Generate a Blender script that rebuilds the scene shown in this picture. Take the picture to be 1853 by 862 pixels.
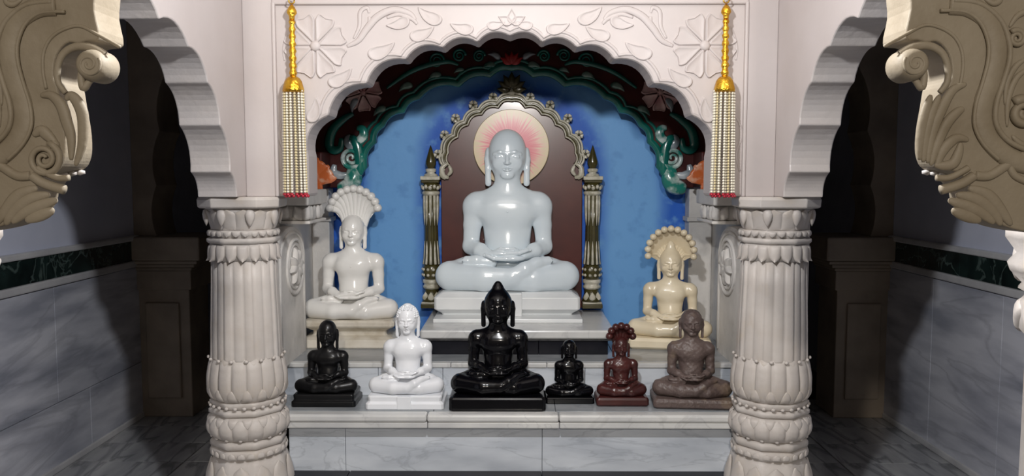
import bpy, bmesh, math, random
import numpy as np
from mathutils import Vector, Matrix
random.seed(7)
PI = math.pi
S = bpy.context.scene
for o in list(bpy.data.objects):
    bpy.data.objects.remove(o)
COL = S.collection

# ------------------------------------------------------------------ camera
F = 1450.0; W, Hh = 1853.0, 862.0
PITCH = math.atan(113.0 / F); YAW = math.atan(9.5 / F)
CAM = Vector((0.03, 0.0, 1.5))
cd = bpy.data.cameras.new('camera'); cam = bpy.data.objects.new('camera', cd); COL.objects.link(cam)
cd.sensor_fit = 'HORIZONTAL'; cd.sensor_width = 36.0; cd.lens = 36.0 * F / W
cd.clip_start = 0.05
cam.location = CAM; cam.rotation_euler = (PI / 2 - PITCH, 0, YAW)
S.camera = cam
ROT = cam.rotation_euler.to_matrix()
def ray(px, py):
    return ROT @ Vector(((px - W / 2) / F, (Hh / 2 - py) / F, -1.0))
def at(px, py, Y):            # world point at a depth Y
    d = ray(px, py); return CAM + d * ((Y - CAM.y) / d.y)
def atX(px, py, X):           # on a plane X = const
    d = ray(px, py); return CAM + d * ((X - CAM.x) / d.x)
def atZ(px, py, Z):           # on a horizontal plane
    d = ray(px, py); return CAM + d * ((Z - CAM.z) / d.z)
def hz(py, Y): return at(926, py, Y).z

# ------------------------------------------------------------------ world, lamps, exposure
wd = bpy.data.worlds.new('world'); S.world = wd; wd.use_nodes = True
wd.node_tree.nodes['Background'].inputs[0].default_value = (1.0, 0.86, 0.68, 1)
wd.node_tree.nodes['Background'].inputs[1].default_value = 0.16
def lamp(name, loc, power, radius, color=(1, 1, 1)):
    l = bpy.data.lights.new(name, 'POINT'); l.energy = power; l.shadow_soft_size = radius; l.color = color
    o = bpy.data.objects.new(name, l); COL.objects.link(o); o.location = loc; return o
lamp('ceiling_bulb', (-0.02, 1.62, 2.30), 104, 0.045, (0.97, 0.98, 1.0))
lamp('hall_bulb', (0.1, -2.6, 2.75), 330, 0.10, (1.0, 0.92, 0.82))  # unseen fill added behind the camera, brightens the niche and brackets
S.view_settings.view_transform = 'Standard'
S.view_settings.look = 'None'
S.view_settings.exposure = 0.0
S.view_settings.gamma = 1.0
S.view_settings.use_curve_mapping = False

# ------------------------------------------------------------------ materials
MATS = {}
def srgb(c):
    return tuple((x / 12.92 if x <= 0.04045 else ((x + 0.055) / 1.055) ** 2.4) for x in [v / 255.0 for v in c])
def mat(name, rgb, rough=0.5, rgb2=None, scale=6.0, vein=None, vscale=2.0, vwidth=0.08, bump=0.0, bscale=60.0,
        metal=0.0, coat=0.0, sss=0.0, stretch=(1, 1, 1), dirt=None, rot=(0, 0, 0), contrast=(0.35, 0.68), spec=None, vstr=0.85):
    m = bpy.data.materials.new(name); m.use_nodes = True; nt = m.node_tree; N = nt.nodes; L = nt.links
    b = N['Principled BSDF']; c1 = (*srgb(rgb), 1)
    b.inputs['Base Color'].default_value = c1; b.inputs['Roughness'].default_value = rough
    b.inputs['Metallic'].default_value = metal; b.inputs['Coat Weight'].default_value = coat
    if spec is not None: b.inputs['Specular IOR Level'].default_value = spec
    if coat: b.inputs['Coat Roughness'].default_value = 0.12
    if sss:
        b.inputs['Subsurface Weight'].default_value = sss; b.inputs['Subsurface Radius'].default_value = (0.02, 0.02, 0.02)
    tc = N.new('ShaderNodeTexCoord'); mp = N.new('ShaderNodeMapping')
    L.new(tc.outputs['Object'], mp.inputs['Vector']); mp.inputs['Scale'].default_value = stretch; mp.inputs['Rotation'].default_value = rot
    col = None
    def mix(a, bcol, fac):
        x = N.new('ShaderNodeMix'); x.data_type = 'RGBA'
        L.new(fac, x.inputs[0])
        if hasattr(a, 'node'): L.new(a, x.inputs[6])
        else: x.inputs[6].default_value = a
        x.inputs[7].default_value = bcol
        return x.outputs[2]
    cur = c1
    if rgb2:
        n = N.new('ShaderNodeTexNoise'); n.inputs['Scale'].default_value = scale; n.inputs['Detail'].default_value = 6
        L.new(mp.outputs[0], n.inputs['Vector'])
        r = N.new('ShaderNodeMapRange'); r.inputs[1].default_value = contrast[0]; r.inputs[2].default_value = contrast[1]
        L.new(n.outputs['Fac'], r.inputs[0]); cur = mix(cur, (*srgb(rgb2), 1), r.outputs[0])
    if vein:
        n = N.new('ShaderNodeTexNoise'); n.inputs['Scale'].default_value = vscale; n.inputs['Detail'].default_value = 7
        n.inputs['Distortion'].default_value = 0.7; L.new(mp.outputs[0], n.inputs['Vector'])
        s = N.new('ShaderNodeMath'); s.operation = 'SUBTRACT'; s.inputs[1].default_value = 0.5; L.new(n.outputs['Fac'], s.inputs[0])
        a = N.new('ShaderNodeMath'); a.operation = 'ABSOLUTE'; L.new(s.outputs[0], a.inputs[0])
        r = N.new('ShaderNodeMapRange'); r.inputs[1].default_value = 0.0; r.inputs[2].default_value = vwidth
        r.inputs[3].default_value = vstr; r.inputs[4].default_value = 0.0
        L.new(a.outputs[0], r.inputs[0]); cur = mix(cur, (*srgb(vein), 1), r.outputs[0])
    if dirt:
        n = N.new('ShaderNodeTexNoise'); n.inputs['Scale'].default_value = 9; n.inputs['Detail'].default_value = 8
        L.new(tc.outputs['Object'], n.inputs['Vector'])
        r = N.new('ShaderNodeMapRange'); r.inputs[1].default_value = 0.58; r.inputs[2].default_value = 0.75; r.inputs[4].default_value = 0.6
        L.new(n.outputs['Fac'], r.inputs[0]); cur = mix(cur, (*srgb(dirt), 1), r.outputs[0])
    if hasattr(cur, 'node'): L.new(cur, b.inputs['Base Color'])
    if bump:
        n = N.new('ShaderNodeTexNoise'); n.inputs['Scale'].default_value = bscale; n.inputs['Detail'].default_value = 5
        L.new(tc.outputs['Object'], n.inputs['Vector'])
        bp = N.new('ShaderNodeBump'); bp.inputs['Strength'].default_value = bump; bp.inputs['Distance'].default_value = 0.01
        L.new(n.outputs['Fac'], bp.inputs['Height']); L.new(bp.outputs[0], b.inputs['Normal'])
    MATS[name] = m
    return m
M_PAINT = mat('white_paint', (194, 186, 184), 0.55, (186, 177, 174), 3, bump=0.12, bscale=18)
M_PAINT2 = mat('white_paint_carved', (200, 194, 189), 0.5, (188, 180, 173), 9, bump=0.15, bscale=45, dirt=(196, 184, 168))
M_SOFFIT = mat('white_paint_gloss', (200, 194, 192), 0.35, (205, 197, 192), 5, bump=0.3, bscale=22)
M_STONE = mat('bracket_stone', (148, 137, 119), 0.6, (134, 122, 103), 7, bump=0.15, bscale=60, dirt=(118, 106, 86))
M_GREYW = mat('weathered_white', (226, 222, 217), 0.6, (198, 195, 191), 5, bump=0.3, bscale=30, dirt=(164, 161, 158))
M_WALLMARB = mat('grey_wall_marble', (222, 224, 234), 0.32, (164, 168, 182), 1.7, vein=(112, 116, 130), vscale=0.9, vwidth=0.03, vstr=0.28, stretch=(1, 0.9, 4.2), rot=(0.32, 0, 0), contrast=(0.38, 0.66))
M_BLUEPAINT = mat('pale_blue_paint', (222, 226, 244), 0.5, (212, 217, 236), 4, bump=0.1, bscale=20)
M_GREENMARB = mat('green_marble', (38, 54, 52), 0.2, (18, 26, 27), 9, vein=(92, 108, 104), vscale=5, vwidth=0.02)
M_TRIM = mat('pale_marble_trim', (214, 214, 216), 0.35, (192, 192, 196), 6)
M_FLOOR = mat('floor_marble', (186, 187, 190), 0.25, (150, 152, 156), 2.2, vein=(118, 120, 124), vscale=1.4, vwidth=0.05, stretch=(4.0, 1, 1), rot=(0, 0, 0.6))
M_GROUT = mat('grout', (58, 56, 54), 0.8)
M_DARKST = mat('aisle_stone', (170, 156, 140), 0.6, (140, 128, 116), 4, bump=0.2, bscale=30)
M_ALTAR = mat('altar_marble', (220, 226, 234), 0.28, (180, 187, 197), 2.6, vein=(132, 140, 150), vscale=2.4, vwidth=0.02, vstr=0.3, stretch=(1, 1, 3.6), rot=(0, 0.28, 0))
M_ALTAREDGE = mat('altar_marble_edge', (214, 214, 212), 0.25, (192, 193, 194), 5, vein=(160, 160, 162), vscale=4, vwidth=0.02, vstr=0.3)
M_ALTARTOP = mat('altar_marble_top', (160, 164, 168), 0.22, (132, 137, 142), 4, vein=(120, 124, 130), vscale=3, vwidth=0.02, vstr=0.35, stretch=(1, 2, 1))
M_BLACKGR = mat('black_granite', (17, 18, 26), 0.35, (23, 24, 32), 40, spec=0.2)
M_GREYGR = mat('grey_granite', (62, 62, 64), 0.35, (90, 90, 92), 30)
M_BLUE = None
M_TEAL = mat('teal_enamel', (22, 112, 100), 0.2, (14, 84, 78), 8, coat=0.6)
M_TEALW = mat('teal_white_enamel', (36, 120, 108), 0.22, (196, 210, 206), 14, coat=0.5, contrast=(0.45, 0.6))
M_GREYENAM = mat('grey_white_enamel', (170, 178, 184), 0.25, (110, 124, 130), 12, coat=0.4)
M_PALETEAL = mat('pale_leaf_enamel', (140, 160, 148), 0.25, (34, 96, 86), 16, coat=0.4)
M_MAROON = mat('maroon_paint', (84, 38, 34), 0.3, (70, 28, 28), 6, coat=0.4)
M_FRIEZE = mat('frieze_maroon', (76, 30, 26), 0.45, (58, 20, 20), 8, spec=0.25)
M_PINKW = mat('pink_white_enamel', (196, 142, 140), 0.3, (224, 196, 190), 14)
M_RED = mat('red_enamel', (170, 44, 44), 0.3)
M_ORANGE = mat('orange_enamel', (204, 104, 52), 0.35, (222, 170, 140), 20, contrast=(0.5, 0.65))
M_OLIVE = mat('olive_enamel', (72, 66, 32), 0.25, (54, 50, 24), 14, coat=0.4)
M_SILVER = mat('silver_white_enamel', (206, 202, 188), 0.28, (160, 156, 136), 30)
M_GOLD = mat('gold_foil', (236, 190, 70), 0.22, (210, 150, 40), 40, metal=1.0, bump=0.5, bscale=90)
M_PEARL = mat('pearl_bead', (236, 230, 212), 0.18, coat=0.5)
M_GOLDBEAD = mat('champagne_bead', (214, 200, 158), 0.2, coat=0.5)
M_REDBEAD = mat('red_bead', (168, 22, 46), 0.25, coat=0.5)
M_BRASS = mat('brass_hook', (190, 150, 60), 0.3, metal=1.0)
M_STAT_MAIN = mat('pale_marble_main', (226, 236, 242), 0.18, (216, 227, 235), 3, coat=0.5, sss=0.15)
M_STAT_BASE = mat('white_marble_block', (232, 234, 234), 0.28, (216, 219, 221), 5)
M_STAT_WHITE = mat('white_marble', (244, 243, 240), 0.18, (234, 232, 228), 4, coat=0.4, sss=0.1)
M_STAT_BRIGHT = mat('bright_white_marble', (238, 240, 244), 0.18, (226, 229, 234), 4, coat=0.4)
M_STAT_OLDW = mat('aged_white_marble', (222, 216, 204), 0.4, (196, 188, 172), 9, dirt=(168, 152, 128))
M_STAT_CREAM = mat('cream_marble', (232, 220, 194), 0.25, (216, 202, 174), 6, coat=0.2)
M_STAT_BLACK = mat('polished_black_stone', (7, 7, 10), 0.16, (11, 11, 15), 10, spec=0.3)
M_STAT_MATTBLK = mat('matt_black_stone', (13, 13, 15), 0.3, (20, 20, 22), 12, spec=0.35)
M_STAT_MAROON = mat('dark_red_stone', (74, 34, 32), 0.3, (54, 24, 23), 10, coat=0.1)
M_STAT_BROWN = mat('rough_brown_stone', (100, 86, 82), 0.42, (80, 67, 64), 6, bump=0.5, bscale=55, dirt=(150, 130, 104))
M_DARKVOID = mat('dark_plaster', (70, 62, 56), 0.8)  # darkness of the unlit aisle depth put into the colour
M_CEIL = mat('ceiling_plaster', (216, 210, 204), 0.7, (204, 197, 190), 3)  # pale ceiling plaster, slightly mottled

# ------------------------------------------------------------------ helpers
def link(name, me, m, parent=None, smooth=False, bevel=0.0, seg=2):
    o = bpy.data.objects.new(name, me); COL.objects.link(o)
    if m is not None and not me.materials: me.materials.append(m)
    if smooth:
        me.shade_smooth()
    if bevel:
        b = o.modifiers.new('bevel', 'BEVEL'); b.width = bevel; b.segments = seg; b.limit_method = 'ANGLE'; b.angle_limit = math.radians(35)
    if parent is not None:
        o.parent = parent
        o.matrix_parent_inverse = world(parent).inverted()
    return o
def world(o):
    m = o.matrix_basis.copy(); p = o
    while p.parent is not None:
        m = p.parent.matrix_basis @ p.matrix_parent_inverse @ m if False else (p.matrix_parent_inverse @ m)
        m = p.parent.matrix_basis @ m
        p = p.parent
    return m
def localchild(name, me, m, parent, loc=(0, 0, 0), rot=(0, 0, 0), smooth=False, bevel=0.0):
    o = link(name, me, m, None, smooth, bevel); o.parent = parent
    o.location = loc; o.rotation_euler = rot
    return o
def tag(o, label=None, cat=None, group=None, kind=None):
    if label: o['label'] = label
    if cat: o['category'] = cat
    if group: o['group'] = group
    if kind: o['kind'] = kind
    return o
def thing(name, loc, label, cat, group=None, rz=0):
    o = bpy.data.objects.new(name, None); COL.objects.link(o); o.location = loc; o.rotation_euler = (0, 0, rz)
    o.empty_display_size = 0.05
    return tag(o, label, cat, group)
def struct(name, me, m, bevel=0.0, smooth=False):
    return tag(link(name, me, m, None, smooth, bevel), kind='structure')
def mesh(verts, faces):
    me = bpy.data.meshes.new('m'); me.from_pydata([tuple(v) for v in verts], [], faces); me.update(); return me
def boxm(x0, x1, y0, y1, z0, z1):
    v = [(x, y, z) for x in (x0, x1) for y in (y0, y1) for z in (z0, z1)]
    return mesh(v, [(0, 1, 3, 2), (4, 6, 7, 5), (0, 4, 5, 1), (2, 3, 7, 6), (0, 2, 6, 4), (1, 5, 7, 3)])
def fixn(me):
    bm = bmesh.new(); bm.from_mesh(me); bmesh.ops.recalc_face_normals(bm, faces=bm.faces); bm.to_mesh(me); bm.free(); return me
def prism(poly, d0, d1, axis='Y'):
    """poly: 2D points; axis Y -> (x, z), axis X -> (y, z), axis Z -> (x, y)"""
    def p3(u, v, d):
        return (u, d, v) if axis == 'Y' else ((d, u, v) if axis == 'X' else (u, v, d))
    n = len(poly)
    v = [p3(u, w, d0) for u, w in poly] + [p3(u, w, d1) for u, w in poly]
    f = [tuple(range(n)), tuple(range(2 * n - 1, n - 1, -1))] + [(i, i + n, (i + 1) % n + n, (i + 1) % n) for i in range(n)]
    return fixn(mesh(v, f))
def loft(rings, close=True, cap=True):
    n = len(rings[0]); v = [p for r in rings for p in r]; f = []
    for i in range(len(rings) - 1):
        for j in range(n if close else n - 1):
            k = (j + 1) % n
            f.append((i * n + j, i * n + k, (i + 1) * n + k, (i + 1) * n + j))
    if cap:
        f.append(tuple(range(n - 1, -1, -1))); f.append(tuple((len(rings) - 1) * n + j for j in range(n)))
    return fixn(mesh(v, f))
def sweep(path, radii, n=8, up=None, flat=1.0, capround=True):
    """tube along a 3D polyline; flat < 1 squashes it along 'up'"""
    path = [Vector(p) for p in path]; k = len(path)
    if not hasattr(radii, '__len__'): radii = [radii] * k
    rings = []; prev = None
    for i, p in enumerate(path):
        t = (path[min(i + 1, k - 1)] - path[max(i - 1, 0)]).normalized()
        ref = Vector(up) if up is not None else (prev if prev is not None else (Vector((0, 0, 1)) if abs(t.z) < 0.9 else Vector((1, 0, 0))))
        a = ref - t * ref.dot(t); a = a.normalized() if a.length > 1e-6 else t.orthogonal().normalized()
        b = t.cross(a); prev = a
        rings.append([tuple(p + a * (radii[i] * flat * math.cos(2 * PI * j / n)) + b * (radii[i] * math.sin(2 * PI * j / n))) for j in range(n)])
    return loft(rings)
def join(meshes):
    v = []; f = []
    for me in meshes:
        o = len(v); v += [tuple(x.co) for x in me.vertices]; f += [tuple(i + o for i in p.vertices) for p in me.polygons]
        bpy.data.meshes.remove(me)
    return mesh(v, f)
def lathe(prof, n=32, mod=None, center=(0, 0)):
    rings = []
    for r, z in prof:
        ring = []
        for j in range(n):
            a = 2 * PI * j / n
            rr = r * (mod(a, z) if mod else 1.0)
            ring.append((center[0] + rr * math.cos(a), center[1] + rr * math.sin(a), z))
        rings.append(ring)
    return loft(rings)
def ico(c, r, sub=1, sc=(1, 1, 1)):
    bm = bmesh.new(); bmesh.ops.create_icosphere(bm, subdivisions=sub, radius=r)
    for v in bm.verts: v.co = Vector((v.co.x * sc[0] + c[0], v.co.y * sc[1] + c[1], v.co.z * sc[2] + c[2]))
    me = bpy.data.meshes.new('m'); bm.to_mesh(me); bm.free(); return me
def spline(pts, per=8):
    pts = [Vector(p) for p in pts]; out = []
    for i in range(len(pts) - 1):
        p0 = pts[max(i - 1, 0)]; p1 = pts[i]; p2 = pts[i + 1]; p3 = pts[min(i + 2, len(pts) - 1)]
        for s in range(per):
            t = s / per
            out.append(0.5 * ((2 * p1) + (p2 - p0) * t + (2 * p0 - 5 * p1 + 4 * p2 - p3) * t * t + (3 * p1 - p0 - 3 * p2 + p3) * t ** 3))
    out.append(pts[-1]); return out
def scallop(cusps, centre, bulge=0.28, per=8):
    """cusped arch: arcs between successive cusps, bulging away from the centre"""
    out = []
    for i in range(len(cusps) - 1):
        a = Vector(cusps[i]); b = Vector(cusps[i + 1]); d = b - a; L = d.length
        nrm = Vector((-d.y, d.x)) / L
        if nrm.dot((a + b) / 2 - Vector(centre)) < 0: nrm = -nrm
        for s in range(per):
            t = s / per
            out.append(tuple(a + d * t + nrm * (bulge * L * math.sin(PI * t) ** 0.8)))
    out.append(tuple(cusps[-1])); return out
DISH = [(1.0, 0.0), (0.97, 0.75), (0.9, 1.0), (0.8, 0.72), (0.55, 0.5), (0.25, 0.55), (0.02, 0.62)]
DOME = [(1.0, 0.0), (0.95, 0.42), (0.82, 0.72), (0.6, 0.92), (0.3, 1.0), (0.02, 1.0)]
def relief(outline, h, prof=DISH, spine=None):
    """raised carving in local u, v with height along w; returns list of (u, v, w) verts and faces"""
    n = len(outline); cx = sum(p[0] for p in outline) / n; cy = sum(p[1] for p in outline) / n
    if spine: cx, cy = spine
    v = []; f = []
    for s, k in prof:
        for (x, y) in outline: v.append((cx + (x - cx) * s, cy + (y - cy) * s, h * k))
    for i in range(len(prof) - 1):
        for j in range(n):
            k = (j + 1) % n
            f.append((i * n + j, i * n + k, (i + 1) * n + k, (i + 1) * n + j))
    f.append(tuple((len(prof) - 1) * n + j for j in range(n)))
    return v, f
def placed(vf, origin, U, V, N, scale=1.0, rot=0.0, flip=False):
    v, f = vf; U = Vector(U); V = Vector(V); N = Vector(N); o = Vector(origin); c, s = math.cos(rot), math.sin(rot); out = []
    for (x, y, w) in v:
        if flip: x = -x
        x, y = (x * c - y * s) * scale, (x * s + y * c) * scale
        out.append(o + U * x + V * y + N * w)
    return fixn(mesh(out, f))
FRONT = ((1, 0, 0), (0, 0, 1), (0, -1, 0))       # a relief on a surface that faces the camera
def paisley(n=28, curl=0.5):
    out = []
    for i in range(n):
        t = 2 * PI * i / n
        x = math.cos(t); r = 0.42 * (1 - 0.55 * x) * math.sin(t)
        out.append((x, r + curl * 0.5 * (x * x - 0.2) * (1 if x > 0 else 0.5)))
    return out
def petal_heart(r0, R, half, notch=0.08, n=22):
    out = []
    out.append((r0 * math.cos(-half * 0.5), r0 * math.sin(-half * 0.5)))
    for i in range(n + 1):
        t = i / n * 2 - 1
        a = half * 0.96 * t
        r = R * (1 - 0.16 * abs(t) ** 6) * (1 - notch * math.exp(-(t / 0.22) ** 2)) * (1 + 0.03 * math.cos(t * 9))
        out.append((r * math.cos(a), r * math.sin(a)))
    out.append((r0 * math.cos(half * 0.5), r0 * math.sin(half * 0.5)))
    return out
def lance(n=20, w=0.3, bend=0.0):
    L = []; R = []
    for i in range(n + 1):
        t = i / n; r = w * math.sin(PI * t ** 0.75) * (1 - 0.3 * t) ; b = bend * t * t
        L.append((t, r + b)); R.append((t, -r + b))
    return L + R[-2:0:-1]

# ------------------------------------------------------------------ floor and outer shell
XO = 2.32                 # outer walls of the side aisles
YB = 4.88                 # end of the aisles
YF = 3.25                 # front face of the arch wall before the altar
XS = 1.066                # inner faces of the side arch walls
ZC = 2.95
YN0, YN1 = 1.40, 1.49     # the near arch
floor = struct('floor', boxm(-XO - 0.1, XO + 0.1, -1.5, 6.6, -0.08, -0.012), M_GROUT)
tile = boxm(0.004, 0.596, 0.002, 0.296, -0.02, 0.0)
first = True
for s in (-1, 1):
    for i in range(11):
        for j in range(3):
            x = s * XO + (j * 0.6 if s < 0 else -(j + 1) * 0.6); y = 2.0 + i * 0.3
            o = link('floor_tile', tile, M_FLOOR, None); o.parent = floor; o.location = (x, y, 0)
for i in range(4):
    for j in range(2):
        o = link('floor_tile', tile, M_FLOOR, None); o.parent = floor; o.location = (-0.6 + j * 0.6, 1.9 + i * 0.3, 0)
def zrow(py, Y): return hz(py, Y)
# outer side walls: plaster above, marble slabs below, green band between two trims
BT, BB = 1.105, 0.985
for s, nm in ((-1, 'left'), (1, 'right')):
    x0 = s * XO
    w = struct('wall_' + nm, boxm(min(x0, x0 + s * 0.12), max(x0, x0 + s * 0.12), 1.2, 6.5, 0, ZC), M_BLUEPAINT)
    def slab(y0, y1, z0, z1, t, m, n, bev=0.002):
        a, b = x0, x0 - s * t
        return link(n, boxm(min(a, b), max(a, b), y0, y1, z0, z1), m, w, bevel=bev)
    cuts = [2.0, 3.02, 3.98, YB + 0.3] if s < 0 else [2.0, 2.9, 3.72, 4.35, YB + 0.3]
    for a, b in zip(cuts, cuts[1:]):
        slab(a + 0.0015, b - 0.0015, 0.35 if s < 0 else 0.0, BB - 0.045, 0.02, M_WALLMARB, 'wall_slab')
        if s < 0: slab(a + 0.3, b + 0.297, 0.0, 0.347, 0.02, M_WALLMARB, 'wall_slab')
    y = 2.0; k = 0
    while y < YB:
        slab(y + 0.001, y + 0.298, BB, BT, 0.022, M_GREENMARB, 'band_tile', 0.001); y += 0.3
    slab(2.0, YB, BT, BT + 0.032, 0.036, M_TRIM, 'dado_trim', 0.008)
    slab(2.0, YB, BB - 0.04, BB, 0.036, M_TRIM, 'dado_trim', 0.008)
    slab(2.0, YB, 0.0, 0.035, 0.03, M_TRIM, 'skirting', 0.006)
struct('ceiling', boxm(-XO - 0.1, XO + 0.1, YN0, 6.6, ZC, ZC + 0.1), M_CEIL)
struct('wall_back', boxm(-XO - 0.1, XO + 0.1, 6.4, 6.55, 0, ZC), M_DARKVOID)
# aisle ends: pilaster on the outer wall carrying a cusped arch across the aisle
for s in (-1, 1):
    side = 'left' if s < 0 else 'right'
    t = thing('aisle_pilaster', (s * 2.1, YB, 0), 'stone pilaster with stepped capital in the dark %s side aisle' % side, 'pilaster', 'aisle pilasters')
    def bx(n, xa, xb, ya, yb, za, zb, bev=0.006, m=M_DARKST, p=None):
        a, b = sorted((s * xa, s * xb)); return link(n, boxm(a, b, ya, yb, za, zb), m, p or t, bevel=bev)
    bx('shaft', 2.32, 1.99, YB, YB + 0.3, 0.0, 0.92)
    bx('shaft_panel', 2.26, 2.05, YB - 0.02, YB, 0.12, 0.72, 0.012)
    bx('capital_block', 2.32, 1.97, YB - 0.02, YB + 0.32, 0.80, 0.92)
    for i in range(3):
        bx('capital_moulding', 2.32, 1.96 - i * 0.025, YB - 0.03 - i * 0.02, YB + 0.33, 0.92 + i * 0.022, 0.94 + i * 0.022, 0.006)
    bx('abacus', 2.32, 1.89, YB - 0.08, YB + 0.34, 0.985, 1.13, 0.012)
    # cusped arch
    cps = [(2.18, 1.13), (2.17, 1.44), (2.14, 1.77), (2.08, 2.14), (1.96, 2.42), (1.76, 2.56)]
    pa = scallop(cps, (1.76, 1.2), 0.10, 6)
    pa2 = [(2 * 1.76 - x, z) for x, z in reversed(pa)][1:]
    poly = [(2.32, 1.13)] + pa + [(x, z) for x, z in pa2 if x > 1.3] + [(1.3, 1.4), (1.3, ZC), (2.32, ZC)]
    tag(link('wall_end_' + side, prism([(s * x, z) for x, z in poly], YB, YB + 0.3), M_DARKST, None, bevel=0.004), kind='structure')
    # deeper pier that closes the view behind the altar
    struct('wall_inner_' + side, boxm(min(s * 1.2, s * 1.3), max(s * 1.2, s * 1.3), 3.52, 6.4, 0, ZC), M_DARKST)

# ------------------------------------------------------------------ front arch wall with carved flowers
ZW = hz(356, YF)
cpx = [(557, 283), (594, 209), (663, 152), (734, 108), (801, 87), (864, 77), (923.5, 65)]
def fl(px, py, Y=YF):
    p = at(px, py, Y); return (p.x, p.z)
cl = [fl(*p) for p in cpx]; cl[-1] = (0.0, cl[-1][1])
ctr = (0, cl[0][1])
left = scallop(cl, ctr, 0.215, 9)
right = [(-x, z) for x, z in reversed(left)][1:]
xs = cl[0][0]
poly = [(-XS, ZW), (xs, ZW)] + left + right + [(-xs, ZW), (XS, ZW), (XS, ZC), (-XS, ZC)]
wf = struct('wall_front', prism(poly, YF, YF + 0.16), M_PAINT, bevel=0.012)
# raised rim that follows the arch, flat frame strips and the cornice
def offset_path(p, d, c):
    return [((x - c[0]) * (1 + d) + c[0], (z - c[1]) * (1 + d) + c[1]) for x, z in p]
rim = [(x, YF - 0.001, z) for x, z in offset_path(left + right, 0.045, ctr)]
link('arch_rim', sweep(rim, 0.007, 6, up=(0, 1, 0), flat=0.6), M_PAINT, wf, smooth=True)
xf = fl(497, 200)[0]
for s in (-1, 1):
    a, b = sorted((s * XS, s * -xf)); link('frame_strip', boxm(a, b, YF - 0.012, YF + 0.02, ZW, ZC), M_PAINT, wf, bevel=0.004)
    a, b = sorted((s * (-xf), s * (-xf - 0.014))); link('frame_fillet', boxm(a, b, YF - 0.02, YF + 0.02, ZW, hz(4, YF)), M_PAINT, wf, bevel=0.005)
z1 = hz(9, YF)
link('cornice', boxm(xf, -xf, YF - 0.016, YF + 0.02, z1, z1 + 0.05), M_PAINT, wf, bevel=0.006)
link('cornice', boxm(xf, -xf, YF - 0.03, YF + 0.02, z1 + 0.05, z1 + 0.4), M_PAINT, wf, bevel=0.006)
SC = YF / F
pet = relief(petal_heart(0.10, 1.0, PI / 8, 0.10), 0.010)
pm = None
def on(px, py, Y=YF, off=0.0): p = at(px, py, Y); return Vector((p.x, Y - off, p.z))
for s in (-1, 1):
    c = on(571, 84); c.x = s * -c.x if s > 0 else c.x
    fl_root = link('flower_boss', placed(relief([(math.cos(2 * PI * i / 20) * 0.022, math.sin(2 * PI * i / 20) * 0.022) for i in range(20)], 0.018, DOME), c, *FRONT), M_PAINT, wf, smooth=True)
    for i in range(8):
        link('petal', placed(pet, c, *FRONT, scale=0.126, rot=PI / 8 + i * PI / 4), M_PAINT, fl_root, smooth=True)
# paisley leaves: (px, py, length px, angle, flip)
leaf = relief(paisley(), 0.009)
LV = [(618, 142, 26, 0.55, 0), (692, 93, 27, 0.4, 0), (765, 62, 24, 0.35, 0), (835, 52, 22, -0.2, 1), (898, 46, 17, 0.15, 0), (570, 200, 24, 1.25, 0), (721, 44, 22, 0.3, 1), (776, 30, 25, -0.5, 1)]
for px, py, ln, an, flp in LV:
    c = on(px, py)
    for s in (-1, 1):
        cc = c.copy(); cc.x = c.x if s < 0 else -c.x
        v = placed(leaf, cc, Vector((1 if s < 0 else -1, 0, 0)), (0, 0, 1), (0, -1, 0), scale=ln * SC, rot=an, flip=bool(flp))
        link('leaf', v, M_PAINT, wf, smooth=True)
bud = relief(lance(16, 0.34), 0.012)
for k, an in enumerate((0.5, 1.57, 2.64)):
    link('bud_petal', placed(bud, on(926, 44), *FRONT, scale=0.062, rot=an), M_PAINT, wf, smooth=True)
VINES = [([(628, 84), (648, 74), (664, 52), (684, 30), (712, 18), (740, 24), (752, 36)], 7, 2),
         ([(640, 70), (650, 48), (652, 22), (664, 14), (668, 24)], 4, 1.5),
         ([(655, 62), (668, 44), (668, 30)], 4, 1.5),
         ([(700, 32), (722, 26), (745, 34), (755, 44)], 4, 2),
         ([(533, 90), (524, 70), (528, 50), (520, 60), (513, 88), (515, 110)], 2.5, 1.5),
         ([(530, 200), (510, 220), (506, 250), (514, 280), (508, 310)], 2.5, 2)]
for pts, r0, r1 in VINES:
    for s in (-1, 1):
        P = [on(*p) for p in pts]
        for p in P: p.x = p.x if s < 0 else -p.x
        P = spline(P, 6); n = len(P)
        rr = [SC * (r1 + (r0 - r1) * math.sin(PI * (i + 1) / (n + 1)) ** 0.8) for i in range(n)]
        link('vine', sweep(P, rr, 8, up=(0, 1, 0), flat=0.45), M_PAINT, wf, smooth=True)

# ------------------------------------------------------------------ side arch walls (run towards the camera)
sp = [(429, 354), (417, 312), (399, 227), (377, 150), (342, 85), (289, 35)]
for s, nm in ((-1, 'arch_left'), (1, 'arch_right')):
    cs = []
    for p in sp:
        q = atX(p[0], p[1], -XS); cs.append((q.y, q.z))
    ap = (2.30, cs[-1][1] + 0.06)
    cs2 = cs + [(ap[0], ap[1])]
    half = scallop(cs2, (ap[0], cs[0][1]), 0.17, 8)
    near = [(2 * ap[0] - y, z) for y, z in reversed(half)][1:]
    near = [(y, z) for y, z in near if y > YN1 + 0.02]
    poly = [(YF + 0.16, ZW), half[0]] + half[1:] + near + [(YN1, near[-1][1]), (YN1, ZC), (YF + 0.16, ZC)]
    poly[1] = (cs[0][0], ZW)
    if abs(poly[1][1] - cs[0][1]) > 0.002: poly.insert(2, cs[0])
    a, b = sorted((s * XS, s * (XS + 0.155)))
    w = struct('wall_' + nm, prism(poly, a, b, 'X'), M_PAINT, bevel=0.005)
    w.data.materials.append(M_SOFFIT)
    for f_ in w.data.polygons:
        if abs(f_.normal.x) < 0.5: f_.material_index = 1

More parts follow.
